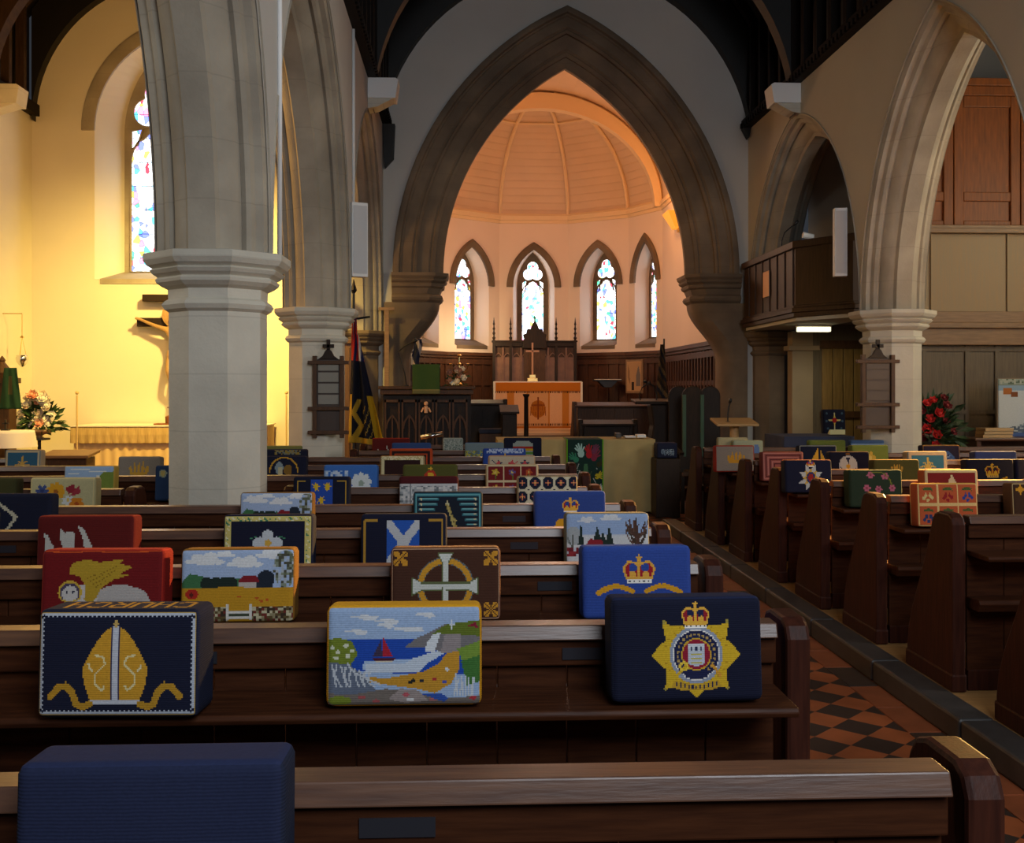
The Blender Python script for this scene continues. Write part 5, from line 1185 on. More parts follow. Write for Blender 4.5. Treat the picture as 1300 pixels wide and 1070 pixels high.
def kneeler(px0, px1, row, lab, canvas, top, side, dz=0, h=.222, t=.105, tilt=5, rz=0, Y=None, z=None, x=None, w=None, sides=None, group=GK, dy=0):
    Yo = Y if Y is not None else row; yf = Yo-.20
    if x is None: xa, xb = WX(px0,yf), WX(px1,yf); x = (xa+xb)/2; w = xb-xa
    o = roundbox('kneeler', w, h, t, .016, canvas, top, side, NEEDLE, sides=sides)
    o.location = (x, yf+t/2+.012+dy, (z if z is not None else .718)+.0045+dz); o.rotation_euler = (radians(-tilt),0,radians(rz))
    return tag(o, lab, 'kneeler', group)
def crown(c, cx, cy, s, gold='d9a53c', red='9a1c28', ermine='e8e4dc', blue='3a4f9a'):
    c.poly([(cx-s*.9,cy),(cx-s*1.15,cy+s*.9),(cx-s*.6,cy+s*1.25),(cx,cy+s*.9),(cx+s*.6,cy+s*1.25),(cx+s*1.15,cy+s*.9),(cx+s*.9,cy)],red)
    c.ell(cx-s*.45,cy+s*.85,s*.3,s*.35,blue); c.ell(cx+s*.45,cy+s*.85,s*.3,s*.35,blue)
    for sg in (-1,1):
        c.line([(cx+sg*s*.95,cy+.1*s),(cx+sg*s*1.15,cy+s*.8),(cx+sg*s*.8,cy+s*1.25),(cx+sg*s*.3,cy+s*1.2),(cx,cy+s*.95)],s*.16,gold)
        c.ell(cx+sg*s*.5,cy+s*.3,s*.26,s*.3,gold)
    c.line([(cx,cy),(cx,cy+s*1.5)],s*.2,gold); c.ell(cx,cy+s*1.35,s*.17,s*.2,gold); c.line([(cx,cy+s*1.3),(cx,cy+s*1.8)],s*.12,gold); c.line([(cx-.2*s,cy+s*1.62),(cx+.2*s,cy+s*1.62)],s*.1,gold)
    c.rect(cx-s*.95,cy-s*.02,cx+s*.95,cy+s*.2,gold); c.rect(cx-s*.95,cy-s*.28,cx+s*.95,cy-s*.02,ermine)
    for k in range(-2,3): c.rect(cx+k*s*.36-s*.06,cy-s*.2,cx+k*s*.36+s*.06,cy-s*.08,'202030')
def star(c, cx, cy, r0, r1, n, col, ph=0):
    c.poly([(cx+(r1 if i%2 else r0)*cos(pi*i/n+ph), cy+(r1 if i%2 else r0)*sin(pi*i/n+ph)) for i in range(2*n)],col)
def flower(c, cx, cy, r, col, mid='d8a030', n=6, ph=0):
    for i in range(n): a = 2*pi*i/n+ph; c.ell(cx+r*.6*cos(a),cy+r*.6*sin(a),r*.42,r*.30,col,rot=math.degrees(a))
    c.ell(cx,cy,r*.28,r*.28,mid)
def cloud(c, cx, cy, s, col='d9d8d4'):
    for dx,dy,a,b in ((0,0,1,.32),(-.5,.16,.5,.26),(.3,.22,.55,.3),(.8,-.1,.5,.16),(-.9,-.08,.5,.14)): c.ell(cx+dx*s,cy+dy*s,a*s*.8,b*s,col)
def fleur(c, cx, cy, s, col):
    c.ell(cx,cy+s*.35,s*.16,s*.5,col)
    for g in (-1,1):
        c.line([(cx+g*.1*s,cy-.1*s),(cx+g*.35*s,cy+.35*s),(cx+g*.5*s,cy+.30*s)],s*.15,col); c.line([(cx,cy-.25*s),(cx+g*.5*s,cy+.0*s),(cx+g*.85*s,cy-.15*s)],s*.13,col); c.line([(cx,cy-.3*s),(cx+g*.6*s,cy-.5*s)],s*.12,col)
    c.rect(cx-s*.3,cy-s*.3,cx+s*.3,cy-s*.18,col)
def flames(c, cx, cy, s, col='d89a2c'):
    for dx,hh in ((-.8,.6),(-.4,.95),(0,1.25),(.4,1.05),(.8,.65)):
        c.ell(cx+dx*s,cy+hh*s*.3,s*.16,s*.42,col,rot=-dx*14); c.poly([(cx+dx*s-.11*s,cy+hh*s*.4),(cx+dx*s+.11*s,cy+hh*s*.4),(cx+dx*s*1.1,cy+hh*s)],col)
    c.ell(cx,cy-.05*s,s*.9,s*.2,col)
FONT = {'C':'01110 10001 10000 10000 10000 10001 01110','H':'10001 10001 10001 11111 10001 10001 10001','U':'10001 10001 10001 10001 10001 10001 01110','R':'11110 10001 10001 11110 10100 10010 10001'}
def text180(c, s, x0, x1, y0, y1, col):
    n = len(s); cw = (x1-x0)/n
    for i,ch in enumerate(s):
        rows = FONT[ch].split(); xb = x1-i*cw
        for r,row in enumerate(rows):
            for q,b in enumerate(row):
                if b == '1':
                    xa = xb-(q+1)*cw/6.2; ya = y0+(r)*(y1-y0)/7; c.rect(xa-.35,ya-.2,xa+cw/6.2+.35,ya+(y1-y0)/7+.2,col)
N1,N2 = 110,71
# row 0 ----------------------------------------------------------------
c = Cv(60,40,'1e2540'); kneeler(8,357,0,'plain navy kneeler cut off by the bottom left of the photo',c,'242c4c','1c2338',Y=1.585,tilt=3)
# row 1: mitre
NV = '14182e'
c = Cv(N1,N2,NV); c.frame(1.2,2.2,'a88a48'); c.frame(3.0,3.4,'a9b0bd')
for i in range(36): x=4+i*4.2; c.ell(x,93.2,1.5,1.3,NV); c.ell(x,6.8,1.5,1.3,NV)
for i in range(22): y=6+i*4.2; c.ell(6.6,y,1.3,1.5,NV); c.ell(148.4,y,1.3,1.5,NV)
GO = 'c4912a'; cx = 76
c.poly([(cx,86),(cx+10,80),(cx+22,64),(cx+31,46),(cx+30,34),(cx+24,17),(cx-24,17),(cx-30,34),(cx-31,46),(cx-22,64),(cx-10,80)],GO)
c.rect(cx-4.2,14,cx+4.2,84,'3a3550'); c.rect(cx-3,14,cx+3,84,'b9bdc8'); c.rect(cx-.6,18,cx+.6,82,'8a90a2'); c.rect(cx-24,12,cx+24,17,'b9bdc8'); c.line([(cx,83),(cx,90)],1.6,'b89a5a'); c.line([(cx-2.4,87),(cx+2.4,87)],1.6,'b89a5a')
for sg in (-1,1):
    c.ring(cx+sg*17,50,7,9,'ddd0a0',*( (300,360) if sg>0 else (180,240) )); c.line([(cx+sg*19,58),(cx+sg*12,57),(cx+sg*9,50),(cx+sg*14,45),(cx+sg*19,40),(cx+sg*19,32),(cx+sg*12,26),(cx+sg*10,30)],1.8,'d9cc98')
    c.line([(cx+sg*24,13),(cx+sg*31,10),(cx+sg*37,13),(cx+sg*41,24),(cx+sg*47,30),(cx+sg*54,29),(cx+sg*62,20)],6.5,'b08426')
t = Cv(N1,30,'171c33',155,42); text180(t,'CHURCH',14,142,8,34,'b8862c')
kneeler(55,259,LY[1],'navy kneeler with a gold bishop’s mitre and CHURCH stitched along the top',c,t,'1a2038',rz=-2,t=.135,dy=-.055,tilt=3,h=.232)
# seascape
c = Cv(N1,N2,'92a8c8'); c.frame(0,1.2,'d99a1c')
for x,y,s in ((38,88,14),(60,84,12),(30,74,11),(98,90,10),(82,76,16),(58,80,8)): c.ell(x,y,s,1.5,'c6c9ce'); c.ell(x+5,y-2,s*.6,1.4,'c6c9ce')
c.poly([(14,66),(155,66),(155,30),(40,34),(14,40)],'1c44a0')
c.rect(40,34,90,45,'8fa6cc'); c.poly([(36,36),(92,38),(110,48),(108,53),(96,50),(90,47),(38,45)],'9db2cf'); c.poly([(40,42),(80,43),(86,47),(112,55),(120,53),(100,42),(92,34),(40,33)],'b9c3d0')
c.poly([(78,58),(88,66),(102,72),(118,80),(155,82),(155,50),(120,52),(100,57)],'6e6a6c'); c.poly([(104,70),(120,80),(155,84),(155,68),(122,70)],'5c6a22'); c.poly([(98,54),(108,54),(114,72),(106,70),(100,62)],'c9cdd2'); c.poly([(114,52),(133,50),(134,70),(118,71)],'8a8080')
c.rect(124,74,125.4,84,'c8cdd2'); c.rect(122,79,128,80,'c8cdd2'); c.poly([(140,78),(148,82),(152,76)],'7c1c30'); c.poly([(130,56),(155,64),(155,34),(138,38)],'6e8a34'); c.poly([(134,44),(155,50),(155,24),(140,20)],'3c6a30')
c.poly([(40,30),(60,28),(96,34),(112,42),(120,52),(133,54),(132,36),(124,22),(108,13),(88,18),(60,22),(42,24)],'b8862a')
c.poly([(2,66),(12,68),(26,64),(32,52),(24,40),(2,44)],'6c7a26'); c.poly([(2,44),(22,42),(34,34),(44,24),(52,14),(2,12)],'5d6678')
for i in range(9):
    R = random.Random(i); x = 6+i*4.6; c.line([(x,42-i),(x+R.uniform(-2,3),32-i),(x+R.uniform(0,6),20)],1.6,'b3b8bf')
c.line([(22,42),(28,34),(40,28),(54,22)],2,'b3b8bf')
for x,y in ((6,58),(12,54),(20,60),(26,55),(10,48),(22,50)): c.ell(x,y,2.4,2.0,'c5c8b0')
c.poly([(2,14),(24,12),(60,18),(100,12),(118,8),(155,10),(155,0),(0,0)],'6b625c'); c.poly([(62,8),(74,18),(92,16),(102,6),(80,3)],'8f8380'); c.ell(14,6,12,5,'6c7a26')
for x,y,q in ((36,10,'9a4a4c'),(50,6,'9a4a4c'),(80,12,'a85058'),(84,7,'c9c9c9'),(106,7,'9a5a5c'),(146,8,'a03038')): c.ell(x,y,3.6,1.8,q)
c.poly([(96,12),(114,13),(122,8),(118,4)],'2c4c9a')
for i in range(8): R=random.Random(i+40); x=128+i*2.6; c.line([(x,10),(x+R.uniform(-1,3),28+R.uniform(-4,4))],1.5,'b9bfc6')
c.poly([(46,49),(55,66),(56,49)],'3a3048'); c.poly([(57,50),(57,68),(66,50)],'a01f30'); c.poly([(45,48),(70,48),(67,44.5),(49,44.5)],'4a1c2c'); c.rect(50,43.6,66,45,'c9bca8')
for x,y,q in ((84,24,'20201c'),(87,26,'20201c'),(95,25,'2a2a30'),(108,27,'a03030'),(118,24,'4a50a0'),(120,36,'c9cdd2')): c.ell(x,y,2.2,1.6,q)
kneeler(412,612,LY[1],'seascape kneeler with a red sailed boat and a yellow border',c,'dc9f1e','c88c18',rz=0)
# badge
c = Cv(N1,N2,'10142a'); cx,cy = 86,45
star(c,cx,cy,43,23,8,'c8a424',pi/2); c.poly([(cx-34,cy+30),(cx-20,cy+28),(cx+20,cy+28),(cx+34,cy+30),(cx+31,cy+14),(cx+46,cy),(cx+31,cy-14),(cx+32,cy-32),(cx+12,cy-29),(cx,cy-42),(cx-12,cy-29),(cx-32,cy-32),(cx-31,cy-14),(cx-46,cy),(cx-31,cy+14)],'c8a424')
for a in range(0,360,15): c.line([(cx+20*cos(radians(a)),cy+20*sin(radians(a))),(cx+33*cos(radians(a)),cy+30*sin(radians(a)))],.8,'a8821c')
c.ring(cx,cy,0,27,'8a93a6'); c.ring(cx,cy,0,24,'dcd8d0'); c.ring(cx,cy,0,23,'1b2044'); c.ring(cx,cy,0,15.5,'c8a030')
for a in range(-50,230,13): c.ell(cx+19*cos(radians(a)),cy+19*sin(radians(a)),1.3,1.3,'a88c50')
c.ring(cx,cy,0,14,'8a1a30'); c.poly([(cx-9,cy+9),(cx-9,cy-8),(cx,cy-12),(cx+9,cy-8),(cx+9,cy+9)],'b4bcc6'); c.rect(cx-9,cy+6,cx+9,cy+10,'c4cad0')
for k in (-5,0,5): c.rect(cx+k-1,cy+4,cx+k+1,cy+7,'2a3050')
for k in range(3): c.rect(cx-6,cy-8+k*4,cx+6,cy-6.4+k*4,'b5a84c')
c.line([(cx-22,cy-22),(cx-12,cy-12),(cx-10,cy-8)],3.4,'c8a424'); c.ring(cx-13,cy-11,2.6,5,'e0c040'); c.line([(cx+16,cy-10),(cx+24,cy-20)],3,'c89030')
c.poly([(cx-26,cy-30),(cx-14,cy-34),(cx+14,cy-34),(cx+26,cy-30),(cx+22,cy-24),(cx,cy-29),(cx-22,cy-24)],'b8922a')
for k in range(-5,6): c.rect(cx+k*4-1,cy-33+abs(k)*.6,cx+k*4+.6,cy-29+abs(k)*.8,'1b2044')
for dx in (-32,32): 
    for dy in (-32,31): c.ell(cx+dx,cy+dy,1.4,1.4,'9a8a3c')
c.poly([(cx-13,cy+27),(cx-16,cy+38),(cx-10,cy+44),(cx+10,cy+44),(cx+16,cy+38),(cx+13,cy+27)],'10142a'); crown(c,cx,cy+29,12,red='8a1c26',blue='1b2044')
kneeler(777,972,LY[1],'navy kneeler with a yellow star badge and crown',c,'1c2340','1a2038',rz=1.5,h=.235)
# row 2
M1,M2 = 84,54
c = Cv(M1,M2,'6e1417'); c.line([(4,97),(45,95),(60,98),(90,95),(150,97)],2.2,'c8501c'); c.frame(0,1.6,'a42a18')
c.ell(100,28,34,24,'b0aaa6'); c.ell(118,22,22,26,'b0aaa6'); c.poly([(62,30),(130,34),(128,0),(70,0)],'a8a29e'); c.ell(56,34,17,18,'c4bdb8')
c.ring(38,42,0,15,'c8a63c'); c.ring(38,42,0,12.5,'4a4058'); c.ell(38,40,10,11,'c4c0bc')
for dx,dy in ((-4,3),(4,3)): c.ell(38+dx,40+dy,1.6,1.6,'2a2a40')
c.poly([(36,74),(42,82),(58,86),(74,82),(104,86),(100,80),(116,76),(100,68),(112,64),(92,58),(78,48),(70,34),(64,22),(56,32),(58,50),(50,62),(38,66)],'b0902a'); 
for k in range(4): c.line([(60+k*3,60-k*4),(98-k*5,78-k*7)],.9,'8a6c1c')
kneeler(47,206,LY[2],'dark red kneeler with a gold winged white lion',c,'a82c1c','8a1c16',rz=-1)
def landscape(c, bottom=True):
    c.rect(0,0,155,100,'9db0cf')
    for x,y,s in ((34,84,22),(88,80,20),(130,92,22),(60,92,12)): cloud(c,x,y,s,'d5d7d9')
    c.poly([(0,52),(14,66),(40,60),(60,56),(80,60),(100,54),(110,48),(0,44)],'3c6a44')
    for x in (36,48,60,70): c.ell(x,52,8,10,'1e2a24')
    c.poly([(104,46),(104,58),(114,70),(124,58),(126,46)],'232a36'); c.ell(116,58,12,12,'1e2632')
    c.rect(80,46,104,56,'b0a8a0'); c.poly([(78,54),(86,63),(104,62),(108,53)],'7a1c24')
    c.noise((np.hypot((c.X-142)/16,(c.Y-72)/26)<1),['5e6450','a4acb4','4a4a3c','7c8474','9db0cf'],3)
    c.rect(0,0,155,46,'b8861e'); c.poly([(0,0),(155,0),(155,40),(130,46),(60,48),(0,42)],'b8881f')
    c.noise((c.Y<20)&((c.X<64)|(c.X>98)),['3a2c20','b8b090','6a2c24','5a4a2c','8a8060'],4)
    c.ell(16,38,9,7,'a8281c'); c.ell(16,37,3,3,'5a2018'); c.ell(40,10,5,4,'a8281c'); 
    for x in (64,96): c.rect(x-2,2,x+2,24,'cfccc4')
    c.rect(64,12,96,15,'cfccc4'); c.rect(64,4,96,7,'cfccc4'); c.rect(66,7,94,12,'3c4434')
    for x,y in ((110,28),(104,32),(118,30),(80,34)): c.ell(x,y,2.5,1.6,'b0501c')
    return c
c = landscape(Cv(M1,M2,'9db0cf')); kneeler(226,372,LY[2],'wheat field landscape kneeler with a white gate, the larger of the two',c,'8c6224','80581e',rz=1)
c = Cv(M1,M2,'45281c'); c.frame(0,1.5,'c9a080'); cx,cy = 77,46
c.ring(cx,cy,30,40,'5e6668'); c.ring(cx,cy,31,38.5,'c88f2a'); 
for k in range(4):
    a = radians(90*k); 
    def rt(x,y): return (cx+x*cos(a)-y*sin(a), cy+x*sin(a)+y*cos(a))
    c.poly([rt(-5,0),rt(-5,32),rt(-12,47),rt(12,47),rt(5,32),rt(5,0)],'5c6440'); c.poly([rt(-3.4,0),rt(-3.4,32),rt(-10,45.5),rt(10,45.5),rt(3.4,32),rt(3.4,0)],'c6c8c0')
for x,y in ((14,85),(141,85),(14,14),(141,14)):
    c.rect(x-10,y-10,x+10,y+10,'c4892a'); 
    for sx,sy in ((1,0),(-1,0),(0,1),(0,-1)): c.poly([(x+sx*10-sy*3.4,y+sy*10-sx*3.4),(x+sx*10+sy*3.4,y+sy*10+sx*3.4),(x+sx*3,y+sy*3)],'45281c')
    c.line([(x-10,y-10),(x+10,y+10)],1,'45281c'); c.line([(x-10,y+10),(x+10,y-10)],1,'45281c')
t = Cv(M1,20,'6a4630',155,42); t.line([(4,12),(40,12),(60,24),(80,14),(100,24),(118,12),(151,12)],5,'d9b48c'); t.rect(0,36,155,42,'d9b48c')
kneeler(495,636,LY[2],'brown kneeler with a white wheel cross and gold corner crosses',c,t,'6a4030')
c = Cv(M1,M2,'2c4590'); crown(c,80,54,19,gold='d8a040',blue='2c4590')
for sg in (-1,1):
    for k in range(9): x=80+sg*(12+k*5.6); c.ell(x,38+9*sin(k/8*pi)*.8-k*.3,5.5,3.6,'cf9420',rot=sg*(24-k*4))
kneeler(740,880,LY[2],'bright blue kneeler with a red crown over gold laurel',c,'34509c','2a428c',rz=1)
# row 3
K1,K2 = 66,42
c = Cv(K1,K2,'5a1513'); W_='b8b6ae'
c.poly([(12,70),(18,66),(30,40),(44,20),(60,0),(34,0),(16,30)],W_); c.poly([(38,78),(46,70),(58,72),(62,64),(60,50),(70,20),(66,0),(56,0),(46,30),(38,60)],W_); c.poly([(64,84),(76,74),(88,50),(92,20),(88,0),(74,0),(66,20),(78,36),(74,60)],W_)
kneeler(43,168,LY[3],'deep red kneeler with three white feather shapes',c,'8f2a18','6a1813')
c = Cv(K1,K2,'14172c'); c.frame(2,11,'c3b66a'); c.noise(((c.X<11)|(c.X>144)|(c.Y>89)|(c.Y<11))&(c.X>4)&(c.X<151)&(c.Y>4)&(c.Y<96)&(((c.X+c.Y)%9<4)),['3f7a5a','d8d4b0','c3b66a'],6); c.frame(0,2,'14172c')
for dx,dy,r in ((-14,0,12),(14,0,12),(0,14,10),(0,-14,10)): c.ell(78+dx,50+dy,r,r*.9,'b9c0c6')
c.ell(78,50,6,6,'c8a040'); c.line([(60,62),(48,58)],2,'3f7a5a'); c.line([(96,62),(108,58)],2,'3f7a5a')
kneeler(281,396,LY[3],'navy kneeler with a yellow leaf border and a white flower',c,'1c2038','1a1e36')
c = Cv(K1,K2,'12152a'); c.rect(48,0,106,88,'2452a8'); c.line([(38,99),(106,10)],15,'b4b8bc'); c.line([(116,99),(48,10)],15,'b4b8bc'); c.rect(0,0,48,100,'12152a'); c.rect(106,0,155,100,'12152a'); c.rect(0,88,155,100,'12152a')
for sg in (-1,1): c.line([(77+sg*70,0),(77+sg*70,88),(77+sg*46,88)],2.6,'a88030')
kneeler(457,567,LY[3],'navy kneeler with a white saltire on blue between gold lines',c,'151930','12162c')
c = Cv(K1,K2,'b6bcc6'); c.rect(0,62,155,100,'8ea4c6'); cloud(c,40,86,14,'c6c9ce'); cloud(c,84,90,16,'c6c9ce'); c.rect(0,0,155,60,'c2c4c6')
c.ring(14,58,0,16,'9aa0a2'); R = random.Random(9)
for k in range(8): a = R.uniform(-1.3,1.3); q = R.uniform(40,58); c.line([(14,q-8),(14+12*sin(a),q+6),(14+16*sin(a),q+14)],2.4,R.choice(['4a4a40','5c625c'])); R = random.Random(4)
for k in range(16): a = R.uniform(-1.2,1.2); q = R.uniform(44,62); c.line([(132,q-10),(132+18*sin(a),q+8),(132+26*sin(a)+R.uniform(-4,4),q+16+12*cos(a))],2.4,R.choice(['4a3228','5a4238','3c3028']))
c.line([(132,20),(134,60),(128,84)],4,'4a322a'); c.line([(134,56),(146,78)],2.5,'4a322a'); c.line([(132,48),(118,72)],2.5,'4a322a')
for x,w_,h_ in ((28,6,40),(58,11,34),(68,8,26),(80,9,34)): c.poly([(x-w_,42),(x,42+h_),(x+w_,42)],'1f2c28')
c.poly([(36,42),(44,54),(66,52),(70,42)],'86202a'); c.rect(38,34,68,43,'a8a098')
for x in (44,54,62): c.rect(x-1.5,35,x+1.5,40,'6a1c24')
c.noise((c.X<34)&(c.Y<38)&(c.Y>24),['6a1c24','8a2a30','b6bcc6'],2); c.noise((c.X>70)&(c.Y<44)&(c.Y>38),['3c3c38','c2c4c6','c2c4c6'],2); c.noise((c.Y<14)&(c.X<60),['2a2a28','c2c4c6','c2c4c6','c2c4c6'],5)
kneeler(719,826,LY[3],'snow scene kneeler with a red roofed cottage and bare trees',c,'7c7668','6c6a60')
# row 4
J1,J2 = 54,36
c = Cv(J1,J2,'15182c'); 
c.line([(42,20),(42,60),(50,78),(60,66),(60,20)],5,'b8b098'); c.line([(60,66),(72,78),(84,66),(100,50),(90,30),(78,16)],5,'b8b098'); c.line([(72,20),(72,56)],3.4,'9a8040')
kneeler(-62,62,LY[4],'navy kneeler with a pale looped monogram at the left edge',c,'191d34','14182c')
c = landscape(Cv(J1,J2,'9db0cf')); kneeler(303,396,LY[4],'landscape kneeler with a small dark barn, standing above the yellow bordered one',c,'7c5a28','6e4e20')
c = Cv(J1,J2,'141c2a'); c.frame(4,6,'2f6470'); c.frame(5.5,2.5,'5c98a0')
for k in range(7):
    y = 84-k*11; x = 44-k*4+max(0,k-3)*3
    for sg in (-1,1): a = 78+sg*66; b = 78+sg*(20+k*4); c.rect(min(a,b),y-2.5,max(a,b),y+2.5,'2f6470'); c.rect(min(a,b)+3,y-1,max(a,b)-3,y+1,'6aa4aa'); c.ell(78+sg*60,y,2.5,2.5,'c9c4a0')
star(c,76,72,9,3,4,'b8b48c'); c.poly([(72,72),(80,70),(104,8),(96,4)],'9c8c4c'); c.poly([(74,60),(84,56),(92,30),(80,8),(68,12)],'141c2a'); c.line([(78,66),(92,20),(112,4)],4,'b0a060'); c.line([(84,44),(98,36)],3,'b0a060')
kneeler(524,613,LY[4],'dark teal kneeler with stepped bands and a pale star',c,'1a2434','162030')
c = Cv(J1,J2,'2c4284'); crown(c,78,60,15,blue='2c4284'); c.poly([(70,52),(88,52),(94,40),(84,30),(96,0),(44,0),(50,24),(62,40)],'cf9f2c'); c.ell(58,22,14,20,'c8921e')
kneeler(679,770,LY[4],'mid blue kneeler with a red crown above a yellow figure',c,'34509c','2c4284')
# row 5
c = Cv(J1,J2,'b4ab80'); c.frame(3,1.5,'cdbb84'); flower(c,62,64,22,'cf9420','9a5a1c',9); flower(c,30,66,15,'3a4a7c','2a3460',6); c.poly([(84,72),(94,58),(108,70),(104,82)],'8a2430'); c.poly([(96,54),(120,60),(118,80),(104,66)],'96303a')
flower(c,92,42,15,'c9ccc8','d0b060',7); flower(c,112,34,17,'cc7a20','a84c1c',8); flower(c,60,22,14,'bfc6c8','9aa8b0',7); c.line([(20,30),(50,10)],2,'7a9a5a')
kneeler(35,119,LY[5],'cream kneeler embroidered with yellow, blue and red flowers',c,'cfc08c','b4a878')
c = Cv(30,20,'3c3a1c'); kneeler(-50,18,LY[5],'olive green kneeler cut off by the left edge of the photo',c,'4a4622','34321a')
c = Cv(J1,J2,'12162a'); c.rect(48,0,108,92,'2448a0')
for sg in (-1,1): c.line([(78+sg*66,0),(78+sg*66,88),(78+sg*44,88)],3,'b08a30')
for x,y in ((63,74),(94,74),(78,40)): star(c,x,y,13,6,7,'d0ac28')
kneeler(371,443,LY[5],'navy kneeler with yellow stars on a central blue panel',c,'161a30','12162a')
c = Cv(J1,J2,'9aa0a4'); c.rect(0,80,155,100,'481418'); c.noise(c.Y<78,['9aa0a4','b6babb','6c7478','c4c6c4'],7); c.rect(0,74,155,80,'b8babc'); c.line([(30,0),(30,80)],2,'6c7478'); c.line([(80,0),(80,80)],2,'6c7478')
kneeler(506,582,LY[5],'kneeler with a maroon top and a grey and white patterned face',c,'451418','481418')
c = Cv(J1,J2,'c4bda0')
for i in range(5):
    for j in range(3):
        x,y = 13+i*33, 14+j*34; c.poly([(x-14,y-6),(x-6,y-14),(x+6,y-14),(x+14,y-6),(x+14,y+6),(x+6,y+14),(x-6,y+14),(x-14,y+6)],'171b2e'); flower(c,x,y,8,'b86a50','d8b050',4)
for i in range(6):
    for j in range(4): c.poly([(i*33-3.5-7,j*34-3),(i*33-3.5,j*34-3-7),(i*33-3.5+7,j*34-3),(i*33-3.5,j*34-3+7)],'c9c4a8'); c.poly([(i*33-3.5-3,j*34-3),(i*33-3.5,j*34-3-3),(i*33-3.5+3,j*34-3),(i*33-3.5,j*34-3+3)],'171b2e')
c.frame(0,3,'a8825c'); kneeler(657,734,LY[5],'lattice patterned kneeler in navy and cream with rust flowers',c,'6c6a5c','8a8470')
# row 6
H1,H2 = 46,30
def seasmall(c):
    c.rect(0,66,155,100,'8da6c4'); c.ell(50,88,30,2.6,'c9ccc8'); c.ell(104,82,26,2.4,'c9ccc8'); c.ell(30,76,18,2,'c9ccc8'); c.rect(0,40,155,68,'25458c'); c.poly([(90,48),(108,66),(120,78),(155,82),(155,0),(80,0)],'6a7c34'); c.ell(106,62,9,9,'c9c8bc'); c.poly([(0,0),(0,62),(16,56),(40,44),(100,20),(120,0)],'8a8a60'); c.poly([(52,54),(60,66),(66,54)],'8a2430'); return c
c = seasmall(Cv(H1,H2,'8da6c4')); kneeler(79,143,LY[6],'small seascape kneeler with a yellow edge in the left aisle',c,'d8a83c','a88c3c')
c = Cv(H1,H2,'223a60'); c.ring(24,76,0,12,'8a9a90'); c.ring(24,76,0,8,'b0a468'); c.poly([(40,0),(60,30),(110,30),(130,0)],'b08c38'); kneeler(195,262,LY[6],'blue kneeler with a pale roundel partly hidden behind the large pier',c,'30486c','223a60')
c = Cv(H1,H2,'3564ac'); flower(c,108,48,30,'c4ccd0','8a9a90',9,.2); c.noise((c.X<70)&(c.Y>56)&(c.Y<84),['8fa8cc','3564ac','b4c0d0'],3); kneeler(410,479,LY[6],'sky blue kneeler with a large white flower',c,'4a74b4','2c5494')
c = Cv(H1,H2,'4c4c20'); c.ell(78,62,18,22,'a83420'); c.ell(78,66,9,12,'c8a030'); star(c,78,88,8,3,4,'c8a030'); kneeler(511,581,LY[6],'olive kneeler with a small red and gold crest',c,'5c5a26','44441c')
c = Cv(H1,H2,'c2b08c')
for i in range(3):
    for j in range(2): x,y = 6+i*49, 5+j*47; c.rect(x,y,x+45,y+42,'6a1a1c'); flower(c,x+22,y+24,11,('b89a34','5a4a7c','a84a24')[i],'c8b060',5); c.line([(x+22,y+18),(x+24,y+4)],3,'5c6a2c')
kneeler(617,684,LY[6],'cream kneeler with red squares each holding a flower',c,'a89470','a08c6c')
# row 7
G1,G2 = 40,26
c = Cv(G1,G2,'12152a'); c.ring(78,46,46,51,'b88a2c',0,180); c.ell(62,60,14,20,'7c8a90'); c.ell(92,54,14,16,'7a5a24'); c.rect(60,30,72,60,'b0a888'); kneeler(331,388,LY[7],'navy kneeler with a gold arch around a horse and rider beside the large pier',c,'181c34','12152a')
c = Cv(G1,G2,'2a1414'); c.frame(2,13,'c4b890'); c.noise((c.Y>86)&(c.X>4)&(c.X<150),['c4b890','b0a070','d4c8a4'],2); c.poly([(128,10),(150,30),(150,0)],'c4b890'); kneeler(482,539,LY[7],'brown kneeler with a broad cream border',c,'a8743c','a08a60')
c = Cv(G1,G2,'b4a48c'); 
for x,q in ((34,'28304a'),(78,'a8343c'),(120,'28304a')): c.poly([(x-22,84),(x-8,74),(x,86),(x+8,74),(x+22,84),(x,60)],q); c.ell(x,72,6,9,'b8444a')
c.frame(0,5,'b08c68'); kneeler(620,680,LY[7],'cream kneeler with a band of red and navy leaf motifs',c,'b8946c','a08c70')
# row 8
E1,E2 = 34,22
c = Cv(E1,E2,'8a8278'); flames(c,78,46,36,'c89c3c'); kneeler(148,202,LY[7],'grey kneeler with gold flames in the left aisle',c,'a89c80','7c7468')
c = Cv(E1,E2,'15182c'); c.noise((c.Y>84)&(c.X>40)&(c.X<130),['15182c','8a7430','6a7068'],3); kneeler(334,390,LY[8],'dark navy kneeler with tiny lettering directly behind the arched navy one',c,'1c2038','15182c',t=.085,tilt=0,dy=-.018)
c = Cv(E1,E2,'2a1614'); c.frame(0,9,'a8401c'); c.frame(18,5,'a8401c'); kneeler(494,549,LY[8],'dark brown kneeler with a double orange border',c,'b04a20','98381a')
c = Cv(E1,E2,'24408a'); c.noise((c.Y>84)&(c.X>14)&(c.X<146),['24408a','a8b4cc','8a9cc0'],3); c.line([(78,60),(78,80)],4,'c8a030'); kneeler(613,668,LY[8],'royal blue kneeler with a line of small white lettering',c,'2c4890','22387c')
c = Cv(E1,E2,'2f5a74'); c.frame(3,9,'b4a684'); fleur(c,78,46,36,'c09a4c'); kneeler(4,50,LY[8],'teal kneeler with a gold leaf emblem and cream border in the left aisle',c,'b89a64','a8987c')
